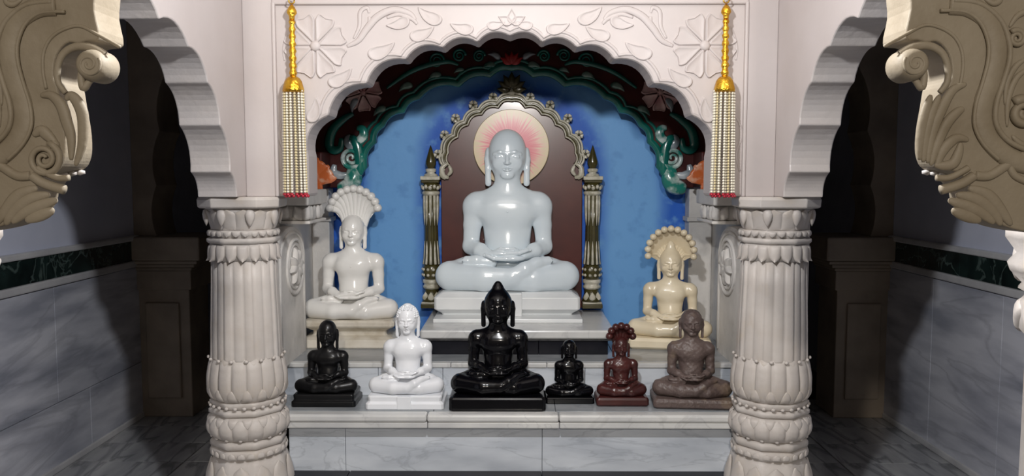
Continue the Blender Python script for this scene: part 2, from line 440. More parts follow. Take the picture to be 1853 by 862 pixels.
# ------------------------------------------------------------------ columns
YC = 3.31; XC = 1.104; CS = 0.975 * YC / F
def octo(a, k=0.5, ph=PI / 8):
    b = (a + ph) % (PI / 4) - PI / 8
    return 1 + k * (math.cos(PI / 8) / math.cos(b) / math.cos(PI / 8 * 0.55) - 1)
def pz(py): return hz(py, YC - 0.14)
def seg(prof, mod=None, n=64, sub=1):
    return lathe([(r * CS, pz(py)) for py, r in prof], n, mod)
def petal_strip(py0, py1, rfun, half, tip=0.35, bulge=0.008, nu=8, nv=9, flip=False, curl=0.0):
    """leaf wrapped on a column around angle 0: from py0 (root) to py1 (tip)"""
    v = []; f = []
    for i in range(nv + 1):
        t = i / nv; py = py0 + (py1 - py0) * t
        wd = half * (1.0 if t < 1 - tip else math.sqrt(max(0.0, 1 - ((t - 1 + tip) / tip) ** 2)) + 0.02)
        for j in range(nu + 1):
            u = j / nu * 2 - 1; a = u * wd
            r = rfun(py) * CS + bulge * (1 - abs(u) ** 3) * (0.5 + 0.5 * math.sin(PI * min(1, t * 1.1))) + curl * t ** 5 * (1 - u * u)
            if abs(u) > 0.99 or i in (0,): r = rfun(py) * CS - 0.002
            v.append((r * math.cos(a), r * math.sin(a), pz(py)))
    for i in range(nv):
        for j in range(nu):
            a = i * (nu + 1) + j; f.append((a, a + 1, a + nu + 2, a + nu + 1))
    return fixn(mesh(v, f))
def interp(tab):
    xs = [t[0] for t in tab]; ys = [t[1] for t in tab]
    return lambda x: float(np.interp(x, xs, ys))
P_BELL = [(377, 66), (386, 65), (400, 60), (412, 57), (419, 58)]
P_RING1 = [(419, 62), (421, 63.5), (428, 62), (431, 58), (433, 57.5)]
P_RING2 = [(433, 62), (435, 65), (440, 65), (443, 62), (445, 58)]
P_COLLAR = [(444, 59), (450, 60.5), (475, 60.5)]
P_SHAFT = [(470, 58.5), (520, 60), (600, 63), (655, 64.5), (660, 64)]
P_BULB = [(654, 64), (662, 67), (690, 71), (712, 71.5), (724, 69), (733, 63)]
P_FR2 = [(733, 66), (736, 67), (742, 66), (746, 61)]
P_R3 = [(746, 66), (749, 70), (755, 70), (758, 66), (759, 63)]
P_TORUS = [(758, 64), (764, 70), (778, 73.5), (790, 72), (800, 66), (804, 62)]
P_R4 = [(803, 65), (807, 69), (815, 69), (818, 65), (820, 62)]
P_R5 = [(819, 64), (822, 69), (832, 69.5), (836, 66), (838, 63)]
P_BASE = [(837, 64), (846, 70), (870, 76), (900, 79), (925, 76), (935, 70)]
lob = lambda a, z: octo(a, 0.9)
flute = lambda a, z: octo(a, 0.6) * (1 + 0.045 * abs(math.cos(10 * a)) ** 0.5 - 0.035)
CM = {}
def column_meshes():
    CM['bell'] = seg(P_BELL, lob); CM['r1'] = seg(P_RING1, lob); CM['r2'] = seg(P_RING2, lob)
    CM['collar'] = seg(P_COLLAR, lob); CM['shaft'] = seg(P_SHAFT, flute, 160)
    CM['bulb'] = seg(P_BULB, lob); CM['f2'] = seg(P_FR2, lob); CM['r3'] = seg(P_R3, lob); CM['torus'] = seg(P_TORUS, lob)
    CM['r4'] = seg(P_R4, lob); CM['r5'] = seg(P_R5, lob); CM['base'] = seg(P_BASE, lob)
    CM['foot'] = lathe([(0.185, 0.0), (0.19, 0.04), (0.18, 0.10), (0.165, pz(928))], 64, lob)
    CM['p_collar'] = petal_strip(446, 476, lambda p: 61, PI / 18, 0.55, 0.009, curl=0.012)
    CM['p_bell'] = petal_strip(417, 380, interp(sorted(P_BELL)), PI / 12, 0.45, 0.007)
    CM['p_bulb'] = petal_strip(657, 728, interp(P_BULB), PI / 17, 0.3, 0.006)
    CM['p_bulb2'] = petal_strip(731, 708, interp(P_BULB), PI / 22, 0.7, 0.007)
    CM['p_torus'] = petal_strip(801, 762, interp(P_TORUS), PI / 16, 0.4, 0.008)
    CM['p_torus2'] = petal_strip(760, 776, interp(P_TORUS), PI / 24, 0.7, 0.007)
    CM['p_base'] = petal_strip(926, 846, interp(P_BASE), PI / 12, 0.5, 0.01)
    CM['fr'] = petal_strip(420, 430, lambda p: 62.5, PI / 26, 0.8, 0.006)
    CM['tooth'] = ico((0, 0, 0), 0.008, 1, (0.9, 1.3, 1.0))
    CM['drop'] = loft([[(math.cos(2 * PI * j / 10) * r * 0.7, math.sin(2 * PI * j / 10) * r, z) for j in range(10)] for r, z in ((0.004, 0.03), (0.016, 0.024), (0.021, 0.008), (0.017, -0.012), (0.009, -0.028), (0.001, -0.04))])
    CM['scale'] = petal_strip(833, 823, lambda p: 69.2, PI / 30, 0.6, 0.004)
column_meshes()
def column(x, y, label, rz, near=False):
    t = thing('column', (x, y, 0), label, 'column', 'carved white columns', rz)
    def part(n, k, m=M_PAINT2, parent=t, rot=0.0, loc=(0, 0, 0), sm=True):
        return localchild(n, CM[k], m, parent, loc, (0, 0, rot), sm)
    ab = part('bell', 'bell')
    # square abacus with a carved edge
    zt = ZW; zb = pz(378)
    am = loft([[(sx * r, sy * r, z) for sx, sy in ((-1, -0.55), (-0.55, -1), (0.55, -1), (1, -0.55), (1, 0.55), (0.55, 1), (-0.55, 1), (-1, 0.55))] for r, z in ((0.152, zb), (0.160, zb + 0.006), (0.162, zt - 0.012), (0.156, zt))])
    abx = localchild('abacus', am, M_PAINT2, t, bevel=0.003)
    for k in range(8):
        a = k * PI / 4 + PI / 8
        localchild('pendant_drop', CM['drop'], M_PAINT2, ab, (0.146 * math.cos(a), 0.146 * math.sin(a), pz(393)), (0, 0, a), True)
    for k in range(14):
        part('bell_leaf', 'p_bell', parent=ab, rot=2 * PI * k / 14)
    r1 = part('fringe_ring', 'r1')
    for k in range(24): part('fringe_scale', 'fr', parent=r1, rot=2 * PI * k / 24)
    part('neck_ring', 'r2')
    c = part('leaf_collar', 'collar')
    for k in range(18): part('hanging_leaf', 'p_collar', parent=c, rot=2 * PI * k / 18)
    sh = part('fluted_shaft', 'shaft')
    for k in range(16):
        a = 2 * PI * (k + 0.5) / 16
        localchild('bead', CM['tooth'], M_PAINT2, sh, (0.152 * math.cos(a), 0.152 * math.sin(a), pz(656)), (0, 0, a), True)
    b = part('pot_bulb', 'bulb')
    for k in range(16):
        part('bulb_leaf', 'p_bulb', parent=b, rot=2 * PI * k / 16)
        part('bulb_tip', 'p_bulb2', parent=b, rot=2 * PI * (k + 0.5) / 16)
    f2 = part('toothed_ring', 'f2')
    for k in range(26):
        a = 2 * PI * k / 26
        localchild('tooth', CM['tooth'], M_PAINT2, f2, (0.153 * math.cos(a), 0.153 * math.sin(a), pz(741)), (0, 0, a), True)
    part('base_ring', 'r3')
    to = part('petal_torus', 'torus')
    for k in range(16):
        part('torus_petal', 'p_torus', parent=to, rot=2 * PI * k / 16)
        part('torus_tip', 'p_torus2', parent=to, rot=2 * PI * (k + 0.5) / 16)
        a = 2 * PI * k / 16
        localchild('tooth', CM['tooth'], M_PAINT2, to, (0.15 * math.cos(a), 0.15 * math.sin(a), pz(799)), (0, 0, a), True)
    part('base_ring', 'r4'); r5 = part('scale_ring', 'r5')
    for k in range(24): part('ring_scale', 'scale', parent=r5, rot=2 * PI * k / 24)
    bs = part('base_bulb', 'base')
    for k in range(12): part('base_leaf', 'p_base', parent=bs, rot=2 * PI * k / 12)
    part('foot', 'foot')
    return t
column(-XC, YC, 'white carved fluted column left of the altar steps', 0.1)
column(XC - 0.012, YC, 'white carved fluted column right of the altar steps', -0.1)
for s in (-1, 1):
    a, b = sorted((s * 1.04, s * 1.262))
    struct('trim_%d' % (1 if s < 0 else 2), boxm(a, b, YC + 0.06, YC + 0.22, 0.0, hz(372, YC)), M_PAINT2, bevel=0.004)
NEARX = 1.132
for s in (-1, 1):
    t = thing('near_column', (s * NEARX, 1.52, 0), 'carved white column in the foreground at the %s edge' % ('left' if s < 0 else 'right'), 'column', 'foreground columns')
    zt = hz(418, 1.45)
    k = 1.0
    prof = [(0.15, zt), (0.15, zt - 0.02), (0.13, zt - 0.05), (0.145, zt - 0.07), (0.14, zt - 0.085), (0.118, zt - 0.11), (0.125, zt - 0.12), (0.108, zt - 0.13), (0.12, zt - 0.145), (0.12, zt - 0.2), (0.108, zt - 0.215), (0.108, 0.4), (0.13, 0.35), (0.15, 0.2), (0.16, 0.0)]
    sh = localchild('fluted_shaft', lathe(list(reversed(prof)), 64, lambda a, z: 1 + 0.02 * abs(math.cos(8 * a))), M_PAINT2, t, smooth=True)
    lv = relief(lance(14, 0.4), 0.02, DOME)
    for q in range(12):
        a = 2 * PI * q / 12
        rad = Vector((math.cos(a), math.sin(a), 0)); tan = Vector((-math.sin(a), math.cos(a), 0))
        me = placed(lv, rad * 0.118 + Vector((0, 0, zt - 0.11)), Vector((0, 0, 1)), tan, rad, scale=0.085)
        localchild('capital_leaf', me, M_PAINT2, t, smooth=True)
        me = placed(lv, rad * 0.112 + Vector((0, 0, zt - 0.14)), Vector((0, 0, -1)), tan, rad, scale=0.07)
        localchild('hanging_leaf', me, M_PAINT2, t, smooth=True)

# ------------------------------------------------------------------ near arch: brackets and wall
BR = [(1600, -40), (1602, 0), (1604, 35), (1596, 82), (1618, 88), (1632, 92), (1648, 90), (1662, 100), (1672, 120), (1674, 150), (1668, 165), (1663, 195), (1656, 235), (1654, 270), (1658, 292), (1668, 306), (1690, 316), (1700, 328), (1714, 345), (1718, 362), (1728, 380), (1748, 396), (1775, 408), (1812, 416)]
def bp(px, py, Y=YN0): p = at(px, py, Y); return (p.x, p.z)
BC = at(907.0, 300, YN0).x
def side_pt(px, py, s, off=0.0, Y=YN0):
    p = at(px, py, Y); return Vector((p.x if s > 0 else 2 * BC - p.x, Y - off, p.z))
for s in (-1, 1):
    side = 'left' if s < 0 else 'right'
    t = thing('carved_bracket', side_pt(1840, 416, s), 'carved tan stone bracket with scroll jutting in from the %s edge' % side, 'bracket', 'foreground arch brackets')
    t.location.y = YN0
    pl = [side_pt(x, y, s, 0.0, YN1) for x, y in BR]
    poly = [(p.x, p.z) for p in spline(pl, 3)]
    xo = s * 1.42
    poly += [(xo, poly[-1][1]), (xo, 2.6), (poly[0][0], 2.6)]
    link('body', prism(poly, YN0, YN1), M_STONE, t, bevel=0.01, seg=3)
    def band(n, pts, r, off=0.0, flat=0.6, taper=None, m=M_STONE, parent=t):
        P = spline([side_pt(x, y, s, off) for x, y in pts], 6); k = len(P)
        rr = [r * 1.40 / F * ((taper(i / (k - 1))) if taper else 1.0) for i in range(k)]
        return link(n, sweep(P, rr, 10, up=(0, 1, 0), flat=flat), m, parent, smooth=True)
    lens = lambda u: 0.25 + 0.75 * math.sin(PI * min(1, max(0, u))) ** 0.7
    tap = lambda u: 1.0 - 0.75 * u
    # scroll volute, a short roll lying through the wall
    c = side_pt(1646, 118, s)
    roll = []
    for yy, rr in ((YN0 - 0.022, 0.010), (YN0 - 0.024, 0.017), (YN0 - 0.018, 0.024), (YN0 - 0.006, 0.028), (YN0 + 0.01, 0.028), (YN0 + 0.03, 0.028), (YN0 + 0.036, 0.024)):
        roll.append([(c.x + rr * math.cos(2 * PI * j / 28), yy, c.z + rr * math.sin(2 * PI * j / 28)) for j in range(28)])
    sc = link('scroll', loft(roll), M_STONE, t, smooth=True)
    sp2 = []
    for k in range(40):
        a = k / 39 * 3.4 * PI; rr = 0.020 * (1 - 0.82 * k / 39)
        sp2.append((c.x + s * rr * math.cos(a + 2.6), YN0 - 0.021, c.z + rr * math.sin(a + 2.6)))
    link('scroll_coil', sweep(sp2, 0.0032, 6), M_STONE, sc, smooth=True)
    band('scroll_flap', [(1626, 100), (1650, 86), (1680, 84), (1703, 98), (1713, 125), (1711, 150), (1698, 168)], 7, 0.004, 0.8, lambda u: 1.2 - 0.5 * u)
    band('scroll_tongue', [(1648, 140), (1658, 148), (1668, 158), (1672, 132), (1664, 112)], 7, 0.0, 0.9, lens)
    band('contour_band', [(1600, 84), (1640, 62), (1672, 46), (1700, 50), (1726, 66), (1740, 92), (1742, 125), (1736, 160)], 3.2, 0.0, 0.9)
    # broad S-shaped bands
    band('s_band', [(1718, 8), (1752, 12), (1786, 34), (1802, 70), (1804, 105), (1794, 145), (1780, 185), (1778, 220), (1790, 252), (1818, 280), (1853, 296), (1900, 305)], 19, 0.0, 0.42)
    band('s_rib', [(1722, 2), (1770, 8), (1806, 36), (1822, 72), (1824, 108), (1812, 150), (1800, 190), (1800, 225), (1818, 252), (1850, 270), (1900, 280)], 5, 0.004, 1.0)
    band('s_rib', [(1700, 20), (1744, 22), (1772, 42), (1786, 76), (1786, 110), (1776, 150), (1764, 190), (1762, 228), (1778, 262), (1806, 290)], 3.5, 0.003, 1.0)
    # acanthus leaf on the belly: long fingers with hooked tips (right), curled spiral leaf (left)
    if s > 0:
        for pts in ([(1678, 296), (1684, 250), (1700, 205), (1722, 165), (1748, 152)], [(1684, 300), (1694, 265), (1712, 225), (1732, 203), (1744, 197)], [(1694, 304), (1702, 280), (1714, 262), (1732, 250), (1752, 254)],
                    [(1670, 294), (1674, 250), (1684, 210), (1700, 172)], [(1664, 290), (1666, 250), (1674, 205), (1684, 172)], [(1690, 298), (1706, 300), (1724, 296), (1734, 276), (1738, 258)]):
            band('acanthus_finger', pts, 10, 0.001, 0.55, lens)
    else:
        for pts in ([(1700, 180), (1690, 172), (1676, 188), (1668, 215), (1670, 262), (1682, 300)], [(1746, 172), (1726, 172), (1708, 190), (1698, 220), (1690, 250), (1690, 290)], [(1760, 245), (1745, 236), (1732, 246), (1716, 262)], [(1735, 265), (1722, 262), (1718, 275)]):
            band('acanthus_finger', pts, 11, 0.001, 0.55, lens)
        cc = side_pt(1738, 288, s); q = []
        for k in range(40):
            a = k / 39 * 4.2 * PI; rr = 0.030 * (1 - 0.85 * k / 39); q.append((cc.x + rr * math.cos(-a + 1.2), YN0 - 0.004, cc.z + rr * math.sin(-a + 1.2)))
        link('leaf_coil', sweep(q, [0.0065 - 0.003 * k / 39 for k in range(40)], 8), M_STONE, t, smooth=True)
    # lower knob: collar and leaf cup
    band('collar', [(1700, 344), (1722, 338), (1742, 330), (1760, 318)], 9, 0.004, 0.9)
    band('collar', [(1692, 322), (1714, 322), (1736, 312), (1750, 304)], 6, 0.004, 0.9)
    for pts in ([(1716, 362), (1745, 372), (1775, 385), (1800, 404)], [(1730, 352), (1765, 360), (1795, 382), (1812, 408)], [(1752, 340), (1785, 352), (1808, 378), (1830, 408)], [(1722, 380), (1748, 390), (1775, 400)]):
        band('cup_leaf', pts, 12, 0.0, 0.5, lens)
    band('side_rib', [(1853, 280), (1820, 300), (1790, 318), (1765, 318)], 9, 0.0, 0.7)
    band('side_rib', [(1860, 330), (1836, 318), (1828, 300), (1840, 286), (1870, 290)], 7, 0.0, 0.8)
    # spirals and leaves on the outer part
    for cx, cy, R in ((1838, 70, 15), (1850, 205, 26)):
        c3 = side_pt(cx, cy, s); q = []
        for k in range(44):
            a = k / 43 * 4 * PI; rr = R * 1.4 / F * (1 - 0.85 * k / 43); q.append((c3.x - s * rr * math.cos(a + 0.8), YN0 - 0.003, c3.z + rr * math.sin(a + 0.8)))
        link('spiral', sweep(q, [0.007 * R / 20 * (1 - 0.5 * k / 43) for k in range(44)], 8), M_STONE, t, smooth=True)
    for pts in ([(1826, 50), (1842, 28), (1870, 18), (1900, 18)], [(1818, 190), (1822, 150), (1838, 120), (1860, 104)], [(1822, 230), (1824, 180), (1840, 140), (1870, 120)], [(1830, 245), (1850, 262), (1880, 262)], [(1780, -4), (1796, 6), (1808, 2), (1812, -10)]):
        band('outer_leaf', pts, 6, 0.0, 0.8, lens)
    # fringe of small carved leaves under the belly, runs through the thickness
    for k in range(5):
        p = side_pt(1672 + 9 * k, 312 + 2 * k, s, 0.0, YN1)
        link('fringe_leaf', ico((p.x, YN1 - 0.012 - 0.012 * k, p.z), 0.010, 1, (1.1, 0.9, 0.6)), M_PAINT2, t, smooth=True)
    struct('wall_near_' + side, boxm(*sorted((s * 1.3, s * (XO + 0.1))), YN0, YN1, 0, ZC), M_STONE)  # unseen wall added to keep ambient light out of the aisle
struct('wall_near_top', boxm(-1.42, 1.42, YN0, YN1, 2.6, ZC), M_STONE)
# ------------------------------------------------------------------ niche shell
XN = 1.07; Z2_ = 0.625; YW = 4.38; YFR = 4.24
def blue_paint():
    m = bpy.data.materials.new('sky_blue_enamel'); m.use_nodes = True; nt = m.node_tree; N = nt.nodes; L = nt.links
    b = N['Principled BSDF']; b.inputs['Roughness'].default_value = 0.5; b.inputs['Specular IOR Level'].default_value = 0.3
    tc = N.new('ShaderNodeTexCoord'); sx = N.new('ShaderNodeSeparateXYZ'); L.new(tc.outputs['Object'], sx.inputs[0])
    def math_(op, a, b_=None, clamp=False):
        n = N.new('ShaderNodeMath'); n.operation = op; n.use_clamp = clamp
        for i, v in enumerate((a, b_)):
            if v is None: continue
            if hasattr(v, 'node'): L.new(v, n.inputs[i])
            else: n.inputs[i].default_value = v
        return n.outputs[0]
    def ell(zc, rx, rz):
        a = math_('POWER', math_('DIVIDE', sx.outputs[0], rx), 2.0); z = math_('MAXIMUM', math_('SUBTRACT', sx.outputs[2], zc), 0.0)
        c = math_('POWER', math_('DIVIDE', z, rz), 2.0); return math_('SQRT', math_('ADD', a, c))
    def rng(v, a, b_):
        r = N.new('ShaderNodeMapRange'); r.interpolation_type = 'SMOOTHSTEP'; L.new(v, r.inputs[0]); r.inputs[1].default_value = a; r.inputs[2].default_value = b_; return r.outputs[0]
    zs = hz(330, YW)
    n = N.new('ShaderNodeTexNoise'); n.inputs['Scale'].default_value = 5; L.new(tc.outputs['Object'], n.inputs['Vector'])
    wob = math_('MULTIPLY', math_('SUBTRACT', n.outputs['Fac'], 0.5), 0.12)
    e1 = rng(math_('ADD', ell(zs, 0.90, 0.66), wob), 0.84, 0.99)
    e2 = math_('SUBTRACT', 1.0, rng(math_('ADD', ell(hz(300, YW), 0.44, 0.42), wob), 1.0, 1.28))
    fac = math_('MAXIMUM', e1, e2)
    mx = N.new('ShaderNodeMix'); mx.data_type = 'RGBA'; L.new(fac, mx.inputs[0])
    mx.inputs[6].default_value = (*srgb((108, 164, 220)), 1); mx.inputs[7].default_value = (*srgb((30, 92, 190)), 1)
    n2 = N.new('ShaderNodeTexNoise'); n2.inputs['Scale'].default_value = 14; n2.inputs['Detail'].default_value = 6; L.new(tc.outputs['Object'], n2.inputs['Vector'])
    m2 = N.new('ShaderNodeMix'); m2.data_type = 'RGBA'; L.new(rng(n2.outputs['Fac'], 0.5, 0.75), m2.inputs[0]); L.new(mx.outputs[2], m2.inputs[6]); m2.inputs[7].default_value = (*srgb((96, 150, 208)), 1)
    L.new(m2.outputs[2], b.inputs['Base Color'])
    bpn = N.new('ShaderNodeBump'); bpn.inputs['Strength'].default_value = 0.12; bpn.inputs['Distance'].default_value = 0.01
    n3 = N.new('ShaderNodeTexNoise'); n3.inputs['Scale'].default_value = 22; n3.inputs['Detail'].default_value = 4; L.new(tc.outputs['Object'], n3.inputs['Vector'])
    L.new(n3.outputs['Fac'], bpn.inputs['Height']); L.new(bpn.outputs[0], b.inputs['Normal'])
    return m
M_BLUE = blue_paint()
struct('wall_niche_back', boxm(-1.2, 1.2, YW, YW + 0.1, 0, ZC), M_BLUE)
ZK = hz(342, 4.05)          # underside of the painted vault
for s, nm in ((-1, 'niche_left'), (1, 'niche_right')):
    def sx(n, xa, y0, y1, z0, z1, m=M_GREYW, bev=0.006, parent=None):
        a, b = sorted((s * XN, s * xa)); return link(n, boxm(a, b, y0, y1, z0, z1), m, parent or w, bevel=bev)
    a, b = sorted((s * XN, s * 1.2))
    w = struct('wall_' + nm, boxm(a, b, YF + 0.162, YW, 0, ZK), M_GREYW)
    link('vault_side', boxm(a, b, YF + 0.162, YW, ZK, ZC), M_FRIEZE, w)
    # plain corner pilaster at the back, its front face to the viewer
    xp = 0.975 if s < 0 else 0.945
    sx('corner_pilaster', xp, 4.27, YW, Z2_, ZK, M_GREYW)
    sx('pilaster_band', xp - 0.012, 4.255, YW, hz(401, 4.27), hz(393, 4.27), M_GREYW, 0.004)
    sx('capital_slab', 0.925, 3.66, 4.02, hz(372, 3.7), ZK, M_GREYW)
    cap = sx('capital_block', 0.94, 3.70, 3.98, hz(400, 3.72), hz(372, 3.72), M_GREYW, 0.015)
    sx('capital_ring', 0.925, 3.68, 4.0, hz(406, 3.7), hz(400, 3.7), M_GREYW)
    hl = relief(lance(16, 0.42), 0.016, DOME)
    for k in range(2):
        for an in (1.1, 2.04):
            link('capital_leaf', placed(hl, (s * (0.985 + 0.10 * k - 0.02), 3.70, hz(399, 3.7)), (1, 0, 0), (0, 0, 1), (0, -1, 0), scale=0.078, rot=an), M_GREYW, cap, smooth=True)
            link('capital_leaf', placed(hl, (s * 0.94, 3.77 + k * 0.13, hz(399, 3.72)), (0, 1, 0), (0, 0, 1), (-s, 0, 0), scale=0.078, rot=an), M_GREYW, cap, smooth=True)
    # round-topped panel with a carved oval
    zt = hz(408, 3.75); y0, y1 = 3.46, 3.92; yc = (y0 + y1) / 2
    arc = [(yc + (y1 - y0) / 2 * math.cos(PI * k / 20), zt - 0.12 + 0.12 * math.sin(PI * k / 20)) for k in range(21)]
    a, b = sorted((s * XN, s * 1.015))
    link('arched_panel', prism([(y1, Z2_)] + arc + [(y0, Z2_)], a, b, 'X'), M_GREYW, w, bevel=0.012)
    pr = [(s * 1.014, yc + (y - yc) * 0.84, z - 0.03) for y, z in [(y1, Z2_ + 0.06)] + arc + [(y0, Z2_ + 0.06)]]
    link('panel_moulding', sweep(pr, 0.008, 6, up=(1, 0, 0)), M_GREYW, w, smooth=True)
    oz = hz(482, 3.76); oy = 3.735; ay, az = 0.135, 0.128
    for f_, rr in ((1.0, 0.009), (0.8, 0.006)):
        ov = [(s * 1.013, oy + ay * f_ * math.cos(2 * PI * k / 36), oz + az * f_ * math.sin(2 * PI * k / 36)) for k in range(37)]
        link('oval_ring', sweep(ov, rr, 6, up=(1, 0, 0)), M_GREYW, w, smooth=True)
    pt = relief(lance(14, 0.30), 0.022, DOME)
    oce = link('oval_centre', ico((s * 1.013, oy, oz), 0.022, 2, (0.8, 1, 1)), M_GREYW, w, smooth=True)
    for k in range(8):
        link('oval_petal', placed(pt, (s * 1.014, oy, oz), (0, ay / az, 0), (0, 0, 1), (-s, 0, 0), scale=0.094, rot=k * PI / 4 + 0.2), M_GREYW, oce, smooth=True)
    # orange flower painted and carved above the pilaster
    orp = relief(petal_heart(0.1, 1.0, PI / 9, 0.05), 0.012, DOME)
    vc = sx('vault_corner', 0.955, 4.05, YFR, ZK, hz(275, 4.05), M_FRIEZE, 0.008)
    oc = Vector((s * 1.045, 4.052, ZK + 0.0))
    for k in range(4):
        link('orange_petal', placed(orp, oc, (-s, 0, 0), (0, 0, 1), (0, -1, 0), scale=0.17 if k else 0.095, rot=0.15 + k * 0.40), M_ORANGE, vc, smooth=True)
struct('ceiling_niche', boxm(-1.07, 1.07, YF + 0.162, YW, 2.32, 2.4), M_FRIEZE)

# ------------------------------------------------------------------ painted cusped frieze in front of the blue wall
fz = [(617, 340), (659, 300), (675, 256), (691, 225), (728, 199), (756, 175), (829, 152), (886, 134), (925, 122)]
fp = []
for px, py in fz:
    p = at(px, py, YFR); fp.append((p.x, p.z))
fp[-1] = (0.0, fp[-1][1])
fc = (0, fp[0][1])
lh = scallop(fp[1:], fc, 0.16, 7)
lh = [fp[0], ((fp[0][0] + fp[1][0]) / 2 - 0.0, (fp[0][1] + fp[1][1]) / 2 - 0.02)] + lh
fpath = lh + [(-x, z) for x, z in reversed(lh)][1:]
zb = fp[0][1]
frz = thing('painted_frieze', (0, YFR, zb), 'dark maroon painted arch frieze with teal leaf scrolls above the blue wall', 'frieze')
link('frieze_board', prism([(-XN, zb), fp[0]] + fpath[1:-1] + [(-fp[0][0], zb), (XN, zb), (XN, 2.32), (-XN, 2.32)], YFR, YW), M_FRIEZE, frz, bevel=0.006)
link('teal_edge', sweep([(x, YFR + 0.004, z) for x, z in fpath], 0.020, 8, up=(0, 1, 0)), M_TEAL, frz, smooth=True)
link('teal_edge', sweep([(x * 1.045, YFR - 0.004, zb + (z - zb) * 1.045) for x, z in fpath[3:-3]], 0.009, 6, up=(0, 1, 0)), M_TEAL, frz, smooth=True)
FS = YFR / F
def fon(px, py, s, off=0.0):
    p = at(px, py, YFR); return Vector((p.x if s < 0 else -p.x, YFR - off, p.z))
pl = relief(paisley(24, 0.7), 0.022, DOME)
for s in (-1, 1):
    U = Vector((1 if s < 0 else -1, 0, 0))
    # big spiral with its leaves
    c = fon(636, 286, s); q = []
    for k in range(48):
        a = k / 47 * 4.4 * PI; rr = 20 * FS * (1 - 0.9 * k / 47); q.append(c + U * (rr * math.cos(-a + 0.4)) + Vector((0, -0.008, rr * math.sin(-a + 0.4))))
    link('spiral_scroll', sweep(q, [0.015 - 0.009 * k / 47 for k in range(48)], 8), M_TEALW, frz, smooth=True)
    def vine(n, pts, r, m, ta=0.3, off=0.006):
        P = spline([fon(x, y, s, off) for x, y in pts], 6); k = len(P)
        link(n, sweep(P, [r * FS * (ta + (1 - ta) * math.sin(PI * (i + 0.5) / k) ** 0.7) for i in range(k)], 8, up=(0, 1, 0), flat=0.6), m, frz, smooth=True)
    vine('scroll_stem', [(628, 300), (650, 312), (648, 270), (638, 252), (628, 258)], 10, M_TEAL)
    vine('tail_leaf', [(636, 304), (640, 320), (632, 336), (612, 342)], 17, M_TEALW, 0.35)
    vine('side_leaf', [(606, 298), (604, 312), (616, 318), (630, 316)], 8, M_GREYENAM)
    vine('upper_leaf', [(636, 246), (630, 254), (634, 264), (642, 268)], 9, M_GREYENAM)
    vine('upper_leaf', [(646, 232), (656, 234), (658, 246), (648, 256), (643, 254)], 9, M_TEALW)
    vine('back_leaf', [(618, 250), (616, 268), (604, 272), (596, 262), (602, 236), (622, 216), (640, 206)], 9, M_TEAL)
    for px, py, ln, an, m in ((686, 200, 14, 0.5, M_PALETEAL), (733, 157, 14, 0.4, M_PALETEAL), (786, 137, 13, 0.3, M_PALETEAL), (830, 127, 10, 0.3, M_PALETEAL), (884, 118, 13, 0.2, M_PALETEAL), (895, 100, 12, -0.4, M_GREYENAM), (640, 190, 14, 1.1, M_GREYENAM), (612, 195, 10, 1.2, M_GREYENAM)):
        link('pale_leaf', placed(pl, fon(px, py, s), U, (0, 0, 1), (0, -1, 0), scale=ln * FS, rot=an + PI), m, frz, smooth=True)
    for px, py, R in ((831, 101, 12), (867, 102, 11), (790, 110, 14)):
        c = fon(px, py, s); q = []
        for k in range(36):
            a = k / 35 * 4 * PI; rr = R * FS * (1 - 0.85 * k / 35); q.append(c + U * (rr * math.cos(a)) + Vector((0, -0.004, rr * math.sin(a))))
        link('small_spiral', sweep(q, [0.008 - 0.004 * k / 35 for k in range(36)], 6), M_TEAL, frz, smooth=True)
    vine('frieze_vine', [(700, 160), (740, 132), (775, 118), (810, 112), (830, 118)], 5, M_TEAL)
    # pink flower low on each side
    c = fon(657, 168, s)
    fpv = relief(petal_heart(0.12, 1.0, PI / 7, 0.08), 0.016)
    hb = link('pink_flower', ico(tuple(c), 0.018, 2, (1, 0.6, 1)), M_PINKW, frz, smooth=True)
    for k in range(7):
        link('pink_petal', placed(fpv, c, U, (0, 0, 1), (0, -1, 0), scale=34 * FS, rot=k * 2 * PI / 7 + 0.3), M_PINKW, hb, smooth=True)
lt = relief(lance(16, 0.3), 0.02, DOME)
for an in (0.6, 1.08, 1.57, 2.06, 2.54):
    link('lotus_petal', placed(lt, Vector((0, YFR, hz(118, YFR))), *FRONT, scale=0.075, rot=an), M_RED, frz, smooth=True)

# ------------------------------------------------------------------ shrine frame: maroon panel, pillars, cusped arch
YP = YW - 0.06; PS = YP / F
def pp(px, py, s, Y=YP, off=0.0):
    p = at(px, py, Y); return Vector((p.x - 0.005 if s < 0 else -p.x + 0.005, Y - off, p.z))
CXF = 0.004
fr = thing('shrine_arch', (0, YW, hz(550, YW)), 'olive and silver cusped arch frame with maroon panel behind the seated main statue', 'arch frame')
ac = [(811, 300), (808, 276), (826, 246), (845, 223), (871, 203), (902, 190), (925, 178)]
al = [pp(x, y, -1) for x, y in ac]; al2 = [(p.x, p.z) for p in al]; al2[-1] = (0.0, al2[-1][1])
ah = scallop(al2, (0, al2[0][1]), 0.2, 7)
apath = ah + [(-x, z) for x, z in reversed(ah)][1:]
zl = hz(556, YW)
link('maroon_panel', prism([(ah[0][0] - 0.035, zl), (ah[0][0] - 0.035, ah[0][1] - 0.02)] + apath + [(-ah[0][0] + 0.035, ah[0][1] - 0.02), (-ah[0][0] + 0.035, zl)], YP + 0.02, YW), M_MAROON, fr, bevel=0.003)
